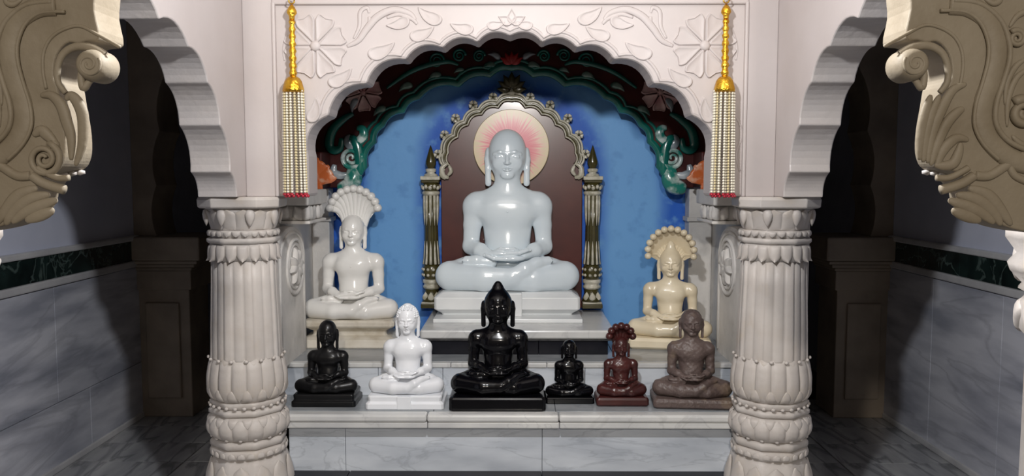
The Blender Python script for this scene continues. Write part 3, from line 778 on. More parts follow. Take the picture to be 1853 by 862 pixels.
for sc_, r, off, m, nm in ((1.0, 0.019, 0.0, M_OLIVE, 'arch_band'), (1.022, 0.0050, 0.018, M_SILVER, 'arch_bead'), (0.962, 0.0045, 0.014, M_SILVER, 'arch_bead'), (1.062, 0.0065, 0.010, M_SILVER, 'arch_bead')):
    zc = al2[0][1]
    link(nm, sweep([(x * sc_, YP + 0.01 - off, zc + (z - zc) * sc_) for x, z in apath], r, 8, up=(0, 1, 0)), m, fr, smooth=True)
blos = [(794, 279), (806, 244), (826, 214), (858, 190), (894, 176)]
bpet = relief(petal_heart(0.1, 1.0, PI / 5, 0.1, 10), 0.012, DOME)
for px, py in blos:
    for s in (-1, 1):
        c = pp(px, py, s, YP, -0.012)
        b0 = link('blossom', ico(tuple(c + Vector((0, -0.014, 0))), 0.008, 1), M_OLIVE, fr, smooth=True)
        for k in range(5):
            link('blossom_petal', placed(bpet, c + Vector((0, -0.004, 0)), *FRONT, scale=0.026, rot=k * 2 * PI / 5 + 0.9), M_SILVER, b0, smooth=True)
        link('blossom_stem', sweep([tuple(c + Vector((0, 0.004, 0))), tuple(c + (Vector((0, 0, zc)) + Vector((0, c.y, 0)) - c) * 0.05 + Vector((0, 0.004, 0)))], 0.006, 6), M_OLIVE, fr, smooth=True)
for s in (-1, 1):       # leaf scroll at each foot of the arch
    for pts, r in (([(812, 296), (802, 304), (804, 318), (814, 322)], 5), ([(814, 300), (818, 310), (812, 318)], 4), ([(806, 306), (800, 316), (808, 324)], 4)):
        P = spline([pp(x, y, s, YP, 0.006) for x, y in pts], 5)
        link('foot_leaf', sweep(P, [r * PS * (0.5 + 0.5 * math.sin(PI * i / (len(P) - 1))) for i in range(len(P))], 8), M_SILVER, fr, smooth=True)
zt = hz(170, YP)
fan = link('fan_crest', lathe([(0.012, zt - 0.01), (0.024, zt), (0.026, zt + 0.006), (0.014, zt + 0.012), (0.012, zt + 0.03)], 20, None, (0, YP)), M_SILVER, fr, smooth=True)
fl_ = relief(lance(14, 0.30), 0.014, DOME)
for k in range(7):
    link('fan_leaf', placed(fl_, Vector((0, YP - 0.002, zt + 0.02)), *FRONT, scale=0.098 - 0.005 * abs(k - 3), rot=PI / 2 + (k - 3) * 0.5), M_OLIVE, fan, smooth=True)
for s in (-1, 1):
    x0 = pp(782, 400, s).x
    t = thing('shrine_pillar', (x0, YP, zl), 'slim olive and silver fluted pillar against the blue wall, %s of the main statue' % ('left' if s < 0 else 'right'), 'pillar', 'shrine pillars')
    def z_(py): return hz(py, YP)
    def prt(n, prof, m, mod=None, k=32): return link(n, lathe([(r * PS, z_(py)) for r, py in reversed(prof)], k, mod, (x0, YP)), m, t, smooth=True)
    def sq(n, r, p0, p1, m, bev=0.004): return link(n, boxm(x0 - r * PS, x0 + r * PS, YP - r * PS, YW, z_(p1), z_(p0)), m, t, bevel=bev)
    prt('bud_finial', [(0.5, 263), (3, 270), (6, 280), (9.5, 292), (9.5, 298), (6, 305), (6, 309)], M_OLIVE)
    prt('finial_ring', [(7, 305), (10, 307), (9, 311), (6, 313), (12, 316), (13, 319)], M_SILVER)
    sq('abacus', 17.5, 319, 326, M_SILVER); sq('abacus', 16, 326, 331, M_OLIVE)
    cp = prt('capital', [(15, 331), (16, 337), (14, 344), (12, 348)], M_OLIVE)
    for k in range(12):
        a = 2 * PI * k / 12
        link('capital_leaf', ico((x0 + 0.044 * math.cos(a), YP + 0.044 * math.sin(a), z_(338 + 2 * (k % 2))), 0.012, 1, (1, 1, 1.2)), M_SILVER, cp, smooth=True)
    prt('neck_ring', [(14, 346), (16, 348), (16, 351), (13, 354)], M_SILVER)
    sh = prt('shaft', [(12, 353), (11.5, 400), (12.5, 450), (14.5, 478)], M_OLIVE, lambda a, z: 1 + 0.05 * math.cos(10 * a), 60)
    for k in range(10):
        a = 2 * PI * (k + 0.5) / 10
        for p0, p1, r0 in ((354, 408, 11.6), (478, 436, 14.2)):
            P = [(x0 + (r0 if j == 0 else 12) * PS * math.cos(a), YP + (r0 if j == 0 else 12) * PS * math.sin(a), z_(p0 + (p1 - p0) * j / 4)) for j in range(5)]
            link('flute_leaf', sweep(P, [0.0085, 0.009, 0.0075, 0.005, 0.001], 6), M_SILVER, sh, smooth=True)
    pot = prt('pot', [(14, 478), (16, 484), (16.5, 492), (15.5, 500), (13, 505)], M_OLIVE)
    for k in range(10):
        a = 2 * PI * k / 10
        for py in (487, 497): link('pot_disc', ico((x0 + 0.0465 * math.cos(a), YP + 0.0465 * math.sin(a), z_(py)), 0.010, 1, (1, 1, 1)), M_SILVER, pot, smooth=True)
    prt('base_ring', [(13, 505), (16, 506), (16.5, 511), (14, 513), (14, 516), (16, 517), (16, 520), (13, 523)], M_SILVER)
    bs = prt('base_bell', [(13, 523), (14, 532), (17, 540), (18, 545)], M_OLIVE)
    bl = relief(lance(12, 0.4), 0.008, DOME)
    for k in range(-1, 2): link('base_leaf', placed(bl, Vector((x0 + k * 0.03, YP - 0.046 + abs(k) * 0.012, z_(543))), *FRONT, scale=0.05, rot=PI / 2), M_SILVER, bs, smooth=True)
    sq('plinth', 17.5, 545, 548, M_SILVER); sq('plinth', 18.5, 548, 556, M_OLIVE)

# ------------------------------------------------------------------ halo disc
hc = at(925, 267, YW - 0.075); R = 68.5 * (YW - 0.075) / F
def halo_mat():
    m = bpy.data.materials.new('halo_paint'); m.use_nodes = True; nt = m.node_tree; N = nt.nodes; L = nt.links
    b = N['Principled BSDF']; b.inputs['Roughness'].default_value = 0.3; b.inputs['Coat Weight'].default_value = 0.4
    tc = N.new('ShaderNodeTexCoord'); sx = N.new('ShaderNodeSeparateXYZ'); L.new(tc.outputs['Object'], sx.inputs[0])
    cb = N.new('ShaderNodeCombineXYZ'); L.new(sx.outputs[0], cb.inputs[0]); L.new(sx.outputs[2], cb.inputs[2])
    ln = N.new('ShaderNodeVectorMath'); ln.operation = 'LENGTH'; L.new(cb.outputs[0], ln.inputs[0])
    at2 = N.new('ShaderNodeMath'); at2.operation = 'ARCTAN2'; L.new(sx.outputs[2], at2.inputs[0]); L.new(sx.outputs[0], at2.inputs[1])
    ml = N.new('ShaderNodeMath'); ml.operation = 'MULTIPLY'; ml.inputs[1].default_value = 9.0; L.new(at2.outputs[0], ml.inputs[0])
    n = N.new('ShaderNodeTexNoise'); n.noise_dimensions = '1D'; n.inputs['Scale'].default_value = 1.6; n.inputs['Detail'].default_value = 3; L.new(ml.outputs[0], n.inputs['W'])
    ms = N.new('ShaderNodeMath'); ms.operation = 'MULTIPLY_ADD'; ms.inputs[1].default_value = -0.14; L.new(n.outputs['Fac'], ms.inputs[0]); L.new(ln.outputs['Value'], ms.inputs[2])
    cr = N.new('ShaderNodeValToRGB'); e = cr.color_ramp.elements
    mr = N.new('ShaderNodeMapRange'); mr.inputs[1].default_value = 0.0; mr.inputs[2].default_value = R - 0.07; L.new(ms.outputs[0], mr.inputs[0]); L.new(mr.outputs[0], cr.inputs[0])
    e[0].position = 0.25; e[0].color = (*srgb((214, 96, 112)), 1); e[1].position = 0.9; e[1].color = (*srgb((214, 196, 158)), 1)
    x = e.new(0.5); x.color = (*srgb((224, 140, 140)), 1); x = e.new(0.66); x.color = (*srgb((222, 186, 164)), 1)
    L.new(cr.outputs[0], b.inputs['Base Color']); return m
M_HALO = halo_mat()
halo = tag(link('halo_disc', lathe([(0.001, -0.012), (R, -0.012), (R, 0.006), (R * 0.985, 0.012), (0.001, 0.012)], 72), M_HALO), 'round cream and pink painted halo disc behind the main statue head', 'halo')
for v in halo.data.vertices: v.co = Vector((v.co.x, -v.co.z, v.co.y))
fixn(halo.data)
halo.location = (hc.x, YW - 0.06, hc.z)

# ------------------------------------------------------------------ altar steps
Y1 = 3.33; Z1 = hz(752, Y1)
Y2 = atZ(926, 716, Z1).y; Z2 = hz(657, Y2)
Y3 = atZ(926, 642, Z2).y; Z3 = hz(598, Y3 - 0.02)
al_ = thing('altar_steps', (0, Y1, 0), 'stepped grey and white marble altar carrying the statues', 'altar')
XA = 0.96
zs1 = hz(778, Y1); zr0 = hz(852, 3.39)
def pxX(px, Y): return at(px, 500, Y).x
def row(n, cuts, y0, y1, z0, z1, m, bev=0.002):
    for a, b in zip(cuts, cuts[1:]): link(n, boxm(a + 0.0008, b - 0.0008, y0, y1, z0, z1), m, al_, bevel=bev)
link('core', boxm(-XA + 0.01, XA - 0.01, 3.42, YW, 0.02, Z1 - 0.025), M_GROUT, al_)
link('core', boxm(-1.06, 1.06, Y2 + 0.02, YW, Z1 - 0.025, Z2 - 0.025), M_GROUT, al_)
row('front_panel', [-XA, pxX(620, 3.39), pxX(982, 3.39), XA], 3.39, 3.42, zr0 - 0.02, zs1, M_ALTAR)
zm = Z1 - (Z1 - zs1) * 0.52
row('step_edge', [-XA, pxX(770, Y1), pxX(1013, Y1), XA], Y1, Y1 + 0.06, zm, Z1, M_ALTAREDGE, 0.009)
row('step_edge', [-XA, pxX(771, Y1), pxX(1014, Y1), XA], Y1 + 0.008, Y1 + 0.07, zs1, zm, M_ALTAREDGE, 0.006)
row('step_slab', [-1.068, pxX(780, Y1), pxX(1008, Y1), 1.068], Y1 + 0.061, Y2 + 0.02, Z1 - 0.025, Z1, M_ALTARTOP)
row('riser_panel', [-1.068, pxX(682, Y2), pxX(800, Y2), pxX(1060, Y2), 1.068], Y2, Y2 + 0.02, Z1, Z2 - 0.022, M_ALTAR)
row('upper_edge', [-1.068, pxX(815, Y2), pxX(990, Y2), 1.068], Y2 - 0.008, Y2 + 0.03, Z2 - 0.022, Z2, M_ALTAREDGE, 0.004)
row('upper_slab', [-1.068, pxX(690, Y2), pxX(900, Y2), pxX(1120, Y2), 1.068], Y2 + 0.031, YW, Z2 - 0.025, Z2, M_ALTARTOP)
row('black_kerb', [-1.2, pxX(620, 3.3), pxX(982, 3.3), 1.2], 3.16, 3.388, 0.0, zr0, M_BLACKGR, 0.004)
# pedestal of the main statue
pd = thing('statue_pedestal', (0.02, Y3, Z2), 'marble slab pedestal with a black band under the main statue', 'pedestal')
xa, xb = pxX(760, Y3), pxX(1113, Y3); zk = hz(612, Y3)
cuts = [xa + 0.03, pxX(975, Y3), xb - 0.03]
for a, b in zip(cuts, cuts[1:]): link('black_band', boxm(a + 0.001, b - 0.001, Y3, YP - 0.06, Z2, zk - 0.012), M_BLACKGR, pd, bevel=0.002)
link('shadow_moulding', boxm(xa + 0.012, xb - 0.012, Y3 - 0.012, YP - 0.06, zk - 0.012, zk), M_GREYGR, pd, bevel=0.004)  # dark grey moulding between the black band and the top slab
link('top_slab', boxm(xa, xb, Y3 - 0.025, YW, zk, Z3), M_ALTAREDGE, pd, bevel=0.008)
Y4 = atZ(926, 585, Z3).y; Z4 = hz(578, Y4)
link('inner_slab', boxm(pxX(783, Y4), pxX(1055, Y4), Y4, YP - 0.06, Z3, Z4), M_STAT_BASE, pd, bevel=0.003)

# ------------------------------------------------------------------ statues: signed-distance sculpting, one continuous body
class Field:
    def __init__(s, lo, hi, h):
        s.h = h; s.lo = np.array(lo, np.float32)
        s.n = np.ceil((np.array(hi) - np.array(lo)) / h).astype(int) + 1
        s.ax = [s.lo[i] + h * np.arange(s.n[i], dtype=np.float32) for i in range(3)]
        s.F = np.full(s.n, 0.3, np.float32)
    def sl(s, lo, hi):
        a = np.clip(((np.array(lo) - s.lo) / s.h).astype(int), 0, s.n - 1); b = np.clip(((np.array(hi) - s.lo) / s.h).astype(int) + 2, 1, s.n)
        if np.any(b - a < 2): return None, None
        ix = tuple(slice(a[i], b[i]) for i in range(3))
        return ix, (s.ax[0][ix[0]][:, None, None], s.ax[1][ix[1]][None, :, None], s.ax[2][ix[2]][None, None, :])
    def comb(s, ix, d, k, sub=False):
        a = s.F[ix]
        if sub:
            h = np.clip(0.5 - 0.5 * (a + d) / k, 0, 1); s.F[ix] = a * (1 - h) - d * h + k * h * (1 - h)
        else:
            h = np.clip(0.5 + 0.5 * (a - d) / k, 0, 1); s.F[ix] = a * (1 - h) + d * h - k * h * (1 - h)
    def ell(s, c, r, k=0.02, sub=False, tilt=0.0):
        m = max(r) + k + 4 * s.h; ix, g = s.sl([c[i] - m for i in range(3)], [c[i] + m for i in range(3)])
        if ix is None: return
        X, Y, Z = g[0] - c[0], g[1] - c[1], g[2] - c[2]
        if tilt:
            ct, st = math.cos(tilt), math.sin(tilt); X, Z = X * ct + Z * st, -X * st + Z * ct
        k0 = np.sqrt((X / r[0]) ** 2 + (Y / r[1]) ** 2 + (Z / r[2]) ** 2); k1 = np.sqrt((X / r[0] ** 2) ** 2 + (Y / r[1] ** 2) ** 2 + (Z / r[2] ** 2) ** 2)
        s.comb(ix, k0 * (k0 - 1) / np.maximum(k1, 1e-6), k, sub)
    def cap(s, a, b, ra, rb, k=0.02, sub=False):
        m = max(ra, rb) + k + 4 * s.h; lo = [min(a[i], b[i]) - m for i in range(3)]; hi = [max(a[i], b[i]) + m for i in range(3)]
        ix, g = s.sl(lo, hi)
        if ix is None: return
        ba = [b[i] - a[i] for i in range(3)]; L2 = sum(x * x for x in ba) + 1e-9
        P = [g[i] - a[i] for i in range(3)]
        t = np.clip((P[0] * ba[0] + P[1] * ba[1] + P[2] * ba[2]) / L2, 0, 1)
        d = np.sqrt((P[0] - t * ba[0]) ** 2 + (P[1] - t * ba[1]) ** 2 + (P[2] - t * ba[2]) ** 2) - (ra + (rb - ra) * t)
        s.comb(ix, d, k, sub)
    def stack(s, zz, aa, bb, t, slim, k):
        zz = [z * t for z in zz]; ix, g = s.sl((-0.3, -0.3, zz[0]), (0.3, 0.3, zz[-1]))
        a = np.interp(g[2], zz, aa) * slim; b = np.interp(g[2], zz, bb)
        d = (np.sqrt((g[0] / a) ** 2 + (g[1] / b) ** 2) - 1) * np.minimum(a, b)
        s.comb(ix, d.astype(np.float32), k)
    def chain(s, pts, rr, k=0.02):
        for i in range(len(pts) - 1): s.cap(pts[i], pts[i + 1], rr[i], rr[i + 1], k)
    def mesh(s, scale=1.0):
        Fv = s.F; n = s.n; ins = Fv < 0
        c = np.zeros(n - 1, np.int8)
        for i in (0, 1):
            for j in (0, 1):
                for k in (0, 1): c += ins[i:n[0] - 1 + i, j:n[1] - 1 + j, k:n[2] - 1 + k]
        act = (c > 0) & (c < 8); cells = np.argwhere(act); idx = -np.ones(n - 1, np.int64); idx[act] = np.arange(len(cells))
        acc = np.zeros((len(cells), 3)); cnt = np.zeros(len(cells))
        for ax in range(3):
            o1, o2 = [q for q in range(3) if q != ax]
            for u in (0, 1):
                for v in (0, 1):
                    p = cells.copy(); p[:, o1] += u; p[:, o2] += v; q = p.copy(); q[:, ax] += 1
                    fa = Fv[p[:, 0], p[:, 1], p[:, 2]]; fb = Fv[q[:, 0], q[:, 1], q[:, 2]]
                    ok = (fa < 0) != (fb < 0); t = np.where(ok, fa / np.where(ok, fa - fb, 1), 0)
                    pos = p.astype(float); pos[:, ax] += t; acc[ok] += pos[ok]; cnt[ok] += 1
        vs = (acc / cnt[:, None]) * s.h + s.lo
        quads = []
        for ax in range(3):
            o1, o2 = (ax + 1) % 3, (ax + 2) % 3
            sa = [slice(None)] * 3; sb = [slice(None)] * 3; sa[ax] = slice(0, n[ax] - 1); sb[ax] = slice(1, n[ax])
            e = np.argwhere(ins[tuple(sa)] != ins[tuple(sb)])
            e = e[(e[:, o1] > 0) & (e[:, o2] > 0) & (e[:, o1] < n[o1] - 1) & (e[:, o2] < n[o2] - 1)]
            def cell(d1, d2):
                p = e.copy(); p[:, o1] += d1; p[:, o2] += d2; return idx[p[:, 0], p[:, 1], p[:, 2]]
            qd = np.stack([cell(-1, -1), cell(0, -1), cell(0, 0), cell(-1, 0)], 1)
            flip = ~ins[e[:, 0], e[:, 1], e[:, 2]]; qd[flip] = qd[flip][:, ::-1]; quads.append(qd)
        qd = np.concatenate(quads); qd = qd[(qd >= 0).all(1)]
        me = bpy.data.meshes.new('m'); me.vertices.add(len(vs)); me.vertices.foreach_set('co', (vs * scale).astype(np.float32).ravel())
        me.loops.add(qd.size); me.loops.foreach_set('vertex_index', qd.ravel().astype(np.int32))
        me.polygons.add(len(qd)); me.polygons.foreach_set('loop_start', np.arange(0, qd.size, 4, dtype=np.int32))
        me.update(calc_edges=True); me.validate(); return me
def sculpt(hw, hh, sw, kw, lh, res, scale, ush=0, slim=1.0, tilt=0.0, rough=0.0, earw=1.0):
    f = Field((-kw - 0.05, -0.42, -0.03), (kw + 0.05, 0.26, 1.07 + ush * 0.5), 1.0 / res)
    t = (1 - hh) / 0.6875; rl = lh * 0.5; kx = kw - rl * 0.93
    # legs folded in the lotus seat
    f.ell((0, -0.06, rl * 0.8), (0.26, 0.20, rl * 0.8), 0.03)
    for s in (-1, 1):
        f.chain([(s * 0.10, 0.03, rl * 1.02), (s * 0.25, -0.06, rl * 1.02), (s * kx, -0.13, rl * 0.96)], [rl * 1.06, rl * 1.05, rl * 0.93], 0.03)
    f.chain([(kx, -0.15, rl * 0.93), (0.16, -0.235, rl * 0.80), (-0.06, -0.25, rl * 0.72)], [rl * 0.92, rl * 0.80, rl * 0.6], 0.02)
    f.chain([(-kx, -0.15, rl * 0.93), (-0.14, -0.25, rl * 0.86), (0.03, -0.275, rl * 0.95)], [rl * 0.92, rl * 0.80, rl * 0.62], 0.02)
    # crossing shin rising to the foot on the far thigh
    f.chain([(0.02, -0.28, rl * 0.9), (0.11, -0.275, lh * 0.72), (0.185, -0.235, lh * 0.93)], [rl * 0.58, 0.050, 0.036], 0.012)
    f.chain([(0.17, -0.24, lh * 0.92), (0.25, -0.205, lh * 1.0)], [0.036, 0.027], 0.012)
    for j in range(4): f.cap((0.245, -0.225 + j * 0.016, lh * 0.99), (0.272, -0.218 + j * 0.017, lh * 1.01), 0.0105, 0.010, 0.003)
    f.chain([(-0.10, -0.19, lh * 0.92), (-0.19, -0.20, lh * 0.98), (-0.25, -0.19, lh * 1.0)], [0.036, 0.034, 0.027], 0.012)
    for j in range(4): f.cap((-0.245, -0.215 + j * 0.016, lh * 0.99), (-0.27, -0.208 + j * 0.017, lh * 1.01), 0.0105, 0.010, 0.003)
    # torso
    f.stack([0.06, 0.15, 0.22, 0.30, 0.38, 0.46, 0.53, 0.58, 0.62, 0.66, 0.70], [0.16, 0.158, 0.148, 0.143, 0.152, 0.168, 0.172, 0.155, 0.115, 0.075, 0.06],
            [0.12, 0.118, 0.112, 0.106, 0.108, 0.116, 0.112, 0.098, 0.08, 0.065, 0.055], t, slim, 0.03)
    for s in (-1, 1): f.ell((s * 0.07, -0.06, 0.49 * t), (0.09, 0.055, 0.075), 0.06)
    f.ell((0, -0.06, 0.25 * t), (0.10, 0.055, 0.09), 0.06)
    zs = 0.535 * t; sx = sw - 0.068
    for s in (-1, 1):
        f.cap((0, 0.015, zs + 0.055), (s * (sx - 0.03), 0.01, zs + 0.018), 0.055, 0.052, 0.05)
        f.ell((s * sx, 0.0, zs - 0.025), (0.068, 0.072, 0.078), 0.06)
        ex = sw - 0.052
        f.chain([(s * (sx + 0.003), 0.0, zs - 0.01), (s * (sw - 0.06), 0.0, 0.40 * t), (s * ex, -0.015, 0.27 * t)], [0.062, 0.056, 0.05], 0.012)
        f.chain([(s * ex, -0.015, 0.265 * t), (s * (ex * 0.72), -0.12, lh + 0.055), (s * 0.10, -0.195, lh + 0.03)], [0.052, 0.045, 0.031], 0.018)
    # hands laid one on the other, palms up
    f.ell((0.035, -0.225, lh + 0.014), (0.075, 0.045, 0.022), 0.015)
    f.ell((-0.035, -0.21, lh + 0.043), (0.075, 0.045, 0.02), 0.012)
    for j in range(4):
        ln = (0.125, 0.14, 0.135, 0.115)[j]
        f.chain([(-0.01, -0.252 + j * 0.022, lh + 0.012), (-0.08, -0.262 + j * 0.023, lh + 0.016), (-ln, -0.25 + j * 0.022, lh + 0.034)], [0.014, 0.013, 0.010], 0.004)
        f.chain([(0.0, -0.240 + j * 0.022, lh + 0.046), (0.075, -0.25 + j * 0.023, lh + 0.050), (ln, -0.236 + j * 0.022, lh + 0.066)], [0.014, 0.013, 0.010], 0.004)
    f.chain([(-0.075, -0.20, lh + 0.05), (-0.04, -0.225, lh + 0.072), (-0.008, -0.235, lh + 0.074)], [0.016, 0.013, 0.011], 0.005)
    f.chain([(0.075, -0.20, lh + 0.05), (0.04, -0.225, lh + 0.072), (0.008, -0.235, lh + 0.074)], [0.016, 0.013, 0.011], 0.005)
    # neck and head
    zt = 1.0; H = hh
    f.cap((0, 0.015, zs + 0.03), (0, 0.0, zt - H * 0.72), hw * 0.68, hw * 0.62, 0.03)
    f.ell((0, 0.008, zt - H * 0.43), (hw * 0.99, hw * 1.10, H * 0.43), 0.02)
    f.ell((0, -hw * 0.12, zt - H * 0.66), (hw * 0.90, hw * 0.88, H * 0.335), 0.04)
    f.ell((0, -hw * 0.80, zt - H * 0.93), (hw * 0.32, hw * 0.17, H * 0.06), 0.03)
    for s in (-1, 1):
        f.ell((s * hw * 0.42, -hw * 1.06, zt - H * 0.545), (hw * 0.27, hw * 0.10, H * 0.05), 0.02, True)
        f.ell((s * hw * 0.42, -hw * 0.90, zt - H * 0.555), (hw * 0.24, hw * 0.10, H * 0.036), 0.004)
        f.chain([(s * hw * 0.10, -hw * 1.02, zt - H * 0.485), (s * hw * 0.42, -hw * 0.98, zt - H * 0.465), (s * hw * 0.74, -hw * 0.76, zt - H * 0.505)], [hw * 0.035, hw * 0.045, hw * 0.03], 0.014)
        f.ell((s * hw * 0.48, -hw * 0.70, zt - H * 0.70), (hw * 0.26, hw * 0.22, H * 0.10), 0.03)
        f.ell((s * hw * 0.12, -hw * 1.08, zt - H * 0.685), (hw * 0.085, hw * 0.09, H * 0.024), 0.006)
        # long ears that reach the shoulders
        f.chain([(s * hw * 0.99, 0.02, zt - H * 0.42), (s * hw * 1.04, 0.012, zt - H * 0.60), (s * hw * 1.03, 0.005, zt - H * 0.80), (s * hw * 1.02, 0.0, zt - H * 1.08)], [hw * 0.14 * earw, hw * 0.19 * earw, hw * 0.16 * earw, hw * 0.17 * earw], 0.006)
        f.ell((s * hw * 1.03, 0.022, zt - H * 0.51), (hw * 0.17, hw * 0.32, H * 0.14), 0.008)
    f.chain([(0, -hw * 0.99, zt - H * 0.50), (0, -hw * 1.10, zt - H * 0.60), (0, -hw * 1.18, zt - H * 0.675)], [hw * 0.075, hw * 0.085, hw * 0.115], 0.008)
    f.chain([(-hw * 0.27, -hw * 0.94, zt - H * 0.785), (0, -hw * 1.05, zt - H * 0.775), (hw * 0.27, -hw * 0.94, zt - H * 0.785)], [hw * 0.03, hw * 0.05, hw * 0.03], 0.006)
    f.chain([(-hw * 0.20, -hw * 0.94, zt - H * 0.825), (0, -hw * 1.03, zt - H * 0.83), (hw * 0.20, -hw * 0.94, zt - H * 0.825)], [hw * 0.03, hw * 0.055, hw * 0.03], 0.006)
    if ush:
        f.chain([(0, 0.01, zt - H * 0.10), (0, 0.01, zt + ush * 0.55), (0, 0.01, zt + ush)], [hw * 0.55, hw * 0.30, hw * 0.10], 0.04)
    if rough:
        g = np.meshgrid(*f.ax, indexing='ij'); f.F += rough * (np.sin(g[0] * 43 + 1) * np.sin(g[1] * 37) * np.sin(g[2] * 51 + 2) + 0.6 * np.sin(g[0] * 91) * np.sin(g[2] * 83 + g[1] * 60))
    f.F = np.maximum(f.F, -f.ax[2][None, None, :])
    return f.mesh(scale)
def plinth(levels, hwid, hdep, bevel_c=0.15, yoff=0.0):
    rings = []
    for kx_, z in levels:
        a = hwid * kx_; b = hdep + hwid * (kx_ - 1); c = min(a, b) * bevel_c
        rings.append([(x, y + yoff, z) for x, y in ((-a + c, -b), (a - c, -b), (a, -b + c), (a, b - c), (a - c, b), (-a + c, b), (-a, b - c), (-a, -b + c))])
    return loft(rings)
def emblem(r, h=0.006):
    me = [placed(relief(lance(10, 0.34), h, DOME), (0, 0, 0), *FRONT, scale=r, rot=k * PI / 2 + PI / 4) for k in range(4)] + [ico((0, -h * 0.8, 0), r * 0.25, 1)]
    return join(me)
def hood(H, ribs, half, top, z0, lean, rad, spread, tipr, yback=0.10, join_back=True):
    ms = []
    for i in range(ribs):
        u = i / (ribs - 1) * 2 - 1; a = u * spread
        tip = Vector((half * math.sin(a) / max(1.0, math.sin(min(spread, PI / 2))), yback - lean, z0 + (top - z0) * math.cos(a)))
        P = spline([Vector((u * 0.035, yback, 0.62)), Vector((u * 0.10, yback + 0.015, z0 - 0.12)), Vector((tip.x * 0.62, yback + 0.02, z0 + (tip.z - z0) * 0.55 - 0.02)), Vector((tip.x * 0.95, yback - lean * 0.35, z0 + (tip.z - z0) * 0.93)), tip], 5)
        n = len(P); rr = [rad * (0.35 + 0.65 * (k / (n - 1)) ** 0.9) for k in range(n)]
        ms.append(sweep([p * H for p in P], [r * H for r in rr], 10))
        ms.append(ico(tuple(tip * H), tipr * H, 2, (1.0, 1.15, 0.95)))
    if join_back:
        v = []; n = 24; m_ = 8
        for i in range(n + 1):
            a = (i / n * 2 - 1) * spread
            tx = half * math.sin(a) / max(1.0, math.sin(min(spread, PI / 2))); tz = z0 + (top - z0) * math.cos(a)
            for j in range(m_ + 1):
                t_ = j / m_
                v.append((H * (tx * (0.12 + 0.85 * t_)), H * (yback + 0.03 - lean * max(0, t_ - 0.5) * 1.6), H * ((z0 - 0.2) * (1 - t_) + tz * t_)))
        f_ = [(i * (m_ + 1) + j, (i + 1) * (m_ + 1) + j, (i + 1) * (m_ + 1) + j + 1, i * (m_ + 1) + j + 1) for i in range(n) for j in range(m_)]
        k = len(v); v2 = v + [(x, y + 0.02 * H, z) for x, y, z in v]; f2 = f_ + [tuple(q + k for q in reversed(p)) for p in f_]
        b = [(i * (m_ + 1) + m_, (i + 1) * (m_ + 1) + m_, (i + 1) * (m_ + 1) + m_ + k, i * (m_ + 1) + m_ + k) for i in range(n)]
        ms.append(fixn(mesh(v2, f2 + b)))
    return join(ms)
def statue(name, label, cx, ybase, ylegs, ytop, Zt, prm, m, res, bm=None, base=None, ush=0, hd=None, curls=False, rz=0.0, chest=True, slim=1.0, rough=0.0, basew=None, flap=None, earw=1.0, group='seated statues', extra=None, dy=1.0, bd=0.27):
    Yf = atZ(cx, ybase, Zt).y; hpx = ylegs - ytop
    Yb = Yf + 0.30 * dy * hpx * Yf / F; sc = Yb / F; H = hpx * sc
    hw, hh, sw, kw, lh = prm
    x = at(cx, ybase, Yb - 0.1 * H).x
    t = thing(name, (x, Yb, Zt), label, 'statue', group, rz)
    zb = (ybase - ylegs) * Yf / F * 0.93
    bh = (basew or kw * 1.0) * H
    localchild('base', plinth(base, 1.0, bd * dy * H / bh, 0.10, (-0.33 + bd) * dy * H / bh), bm or m, t, bevel=0.003)
    b = t.children[-1]; me = b.data
    for v in me.vertices: v.co = Vector((v.co.x * bh, v.co.y * bh, v.co.z * zb))
    body = localchild('body', sculpt(hw, hh, sw, kw, lh, res, H, ush, slim, 0, rough, earw), m, t, (0, 0, zb - 0.002), (0, 0, 0), True)
    body.scale = (1, dy, 1)
    if chest:
        tt = (1 - hh) / 0.6875
        localchild('chest_emblem', emblem(0.035 * H, 0.008 * H), m, body, (0, -0.118 * H, 0.485 * tt * H), smooth=True)
    if hd: localchild('cobra_hood', hood(H, **hd), m, body, smooth=True)
    if curls:
        ms = []
        for i in range(8):
            el = i / 8 * 1.35 + 0.12; n = max(1, int(20 * math.cos(el)))
            for k in range(n):
                a = 2 * PI * k / n + i
                p = Vector((hw * 1.0 * math.cos(el) * math.cos(a), 0.008 + hw * 1.10 * math.cos(el) * math.sin(a), 1 - hh * 0.43 + hh * 0.43 * math.sin(el)))
                if p.y < -hw * 0.62 and el < 0.75: continue
                ms.append(ico(tuple(p * H), hw * 0.15 * H, 1))
        ms.append(ico((0, 0.01 * H, (1.0 + 0.0) * H), hw * 0.42 * H, 2, (1, 1, 0.5)))
        localchild('curled_hair', join(ms), m, body, smooth=True)
    if flap:
        a, b_, d = flap
        localchild('base_flap', boxm(a * H, b_ * H, -0.335 * dy * H - d, -0.2 * dy * H, 0.0, zb * 0.99), bm or m, t, bevel=0.003)
    if extra: extra(t, body, H, zb)
    return t
BLOCK = [(0.90, 0), (0.90, 0.06), (1.0, 0.28), (1.0, 0.78), (0.90, 0.99), (0.85, 1.0)]
STEP = [(1.02, 0), (1.02, 0.42), (0.97, 0.5), (0.95, 0.55), (0.97, 0.9), (0.95, 1.0)]
SLABB = [(1.0, 0), (1.02, 0.08), (1.02, 0.85), (0.99, 1.0)]
WAIST = [(1.0, 0.0), (1.02, 0.05), (1.0, 0.30), (0.90, 0.38), (0.80, 0.42), (0.78, 0.46), (0.78, 0.60), (0.84, 0.64), (0.86, 0.68), (0.95, 0.74), (0.97, 0.80), (0.97, 0.94), (0.92, 1.0)]
CUSH = [(0.94, 0.0), (1.0, 0.2), (1.0, 0.7), (0.95, 0.95), (0.8, 1.0)]
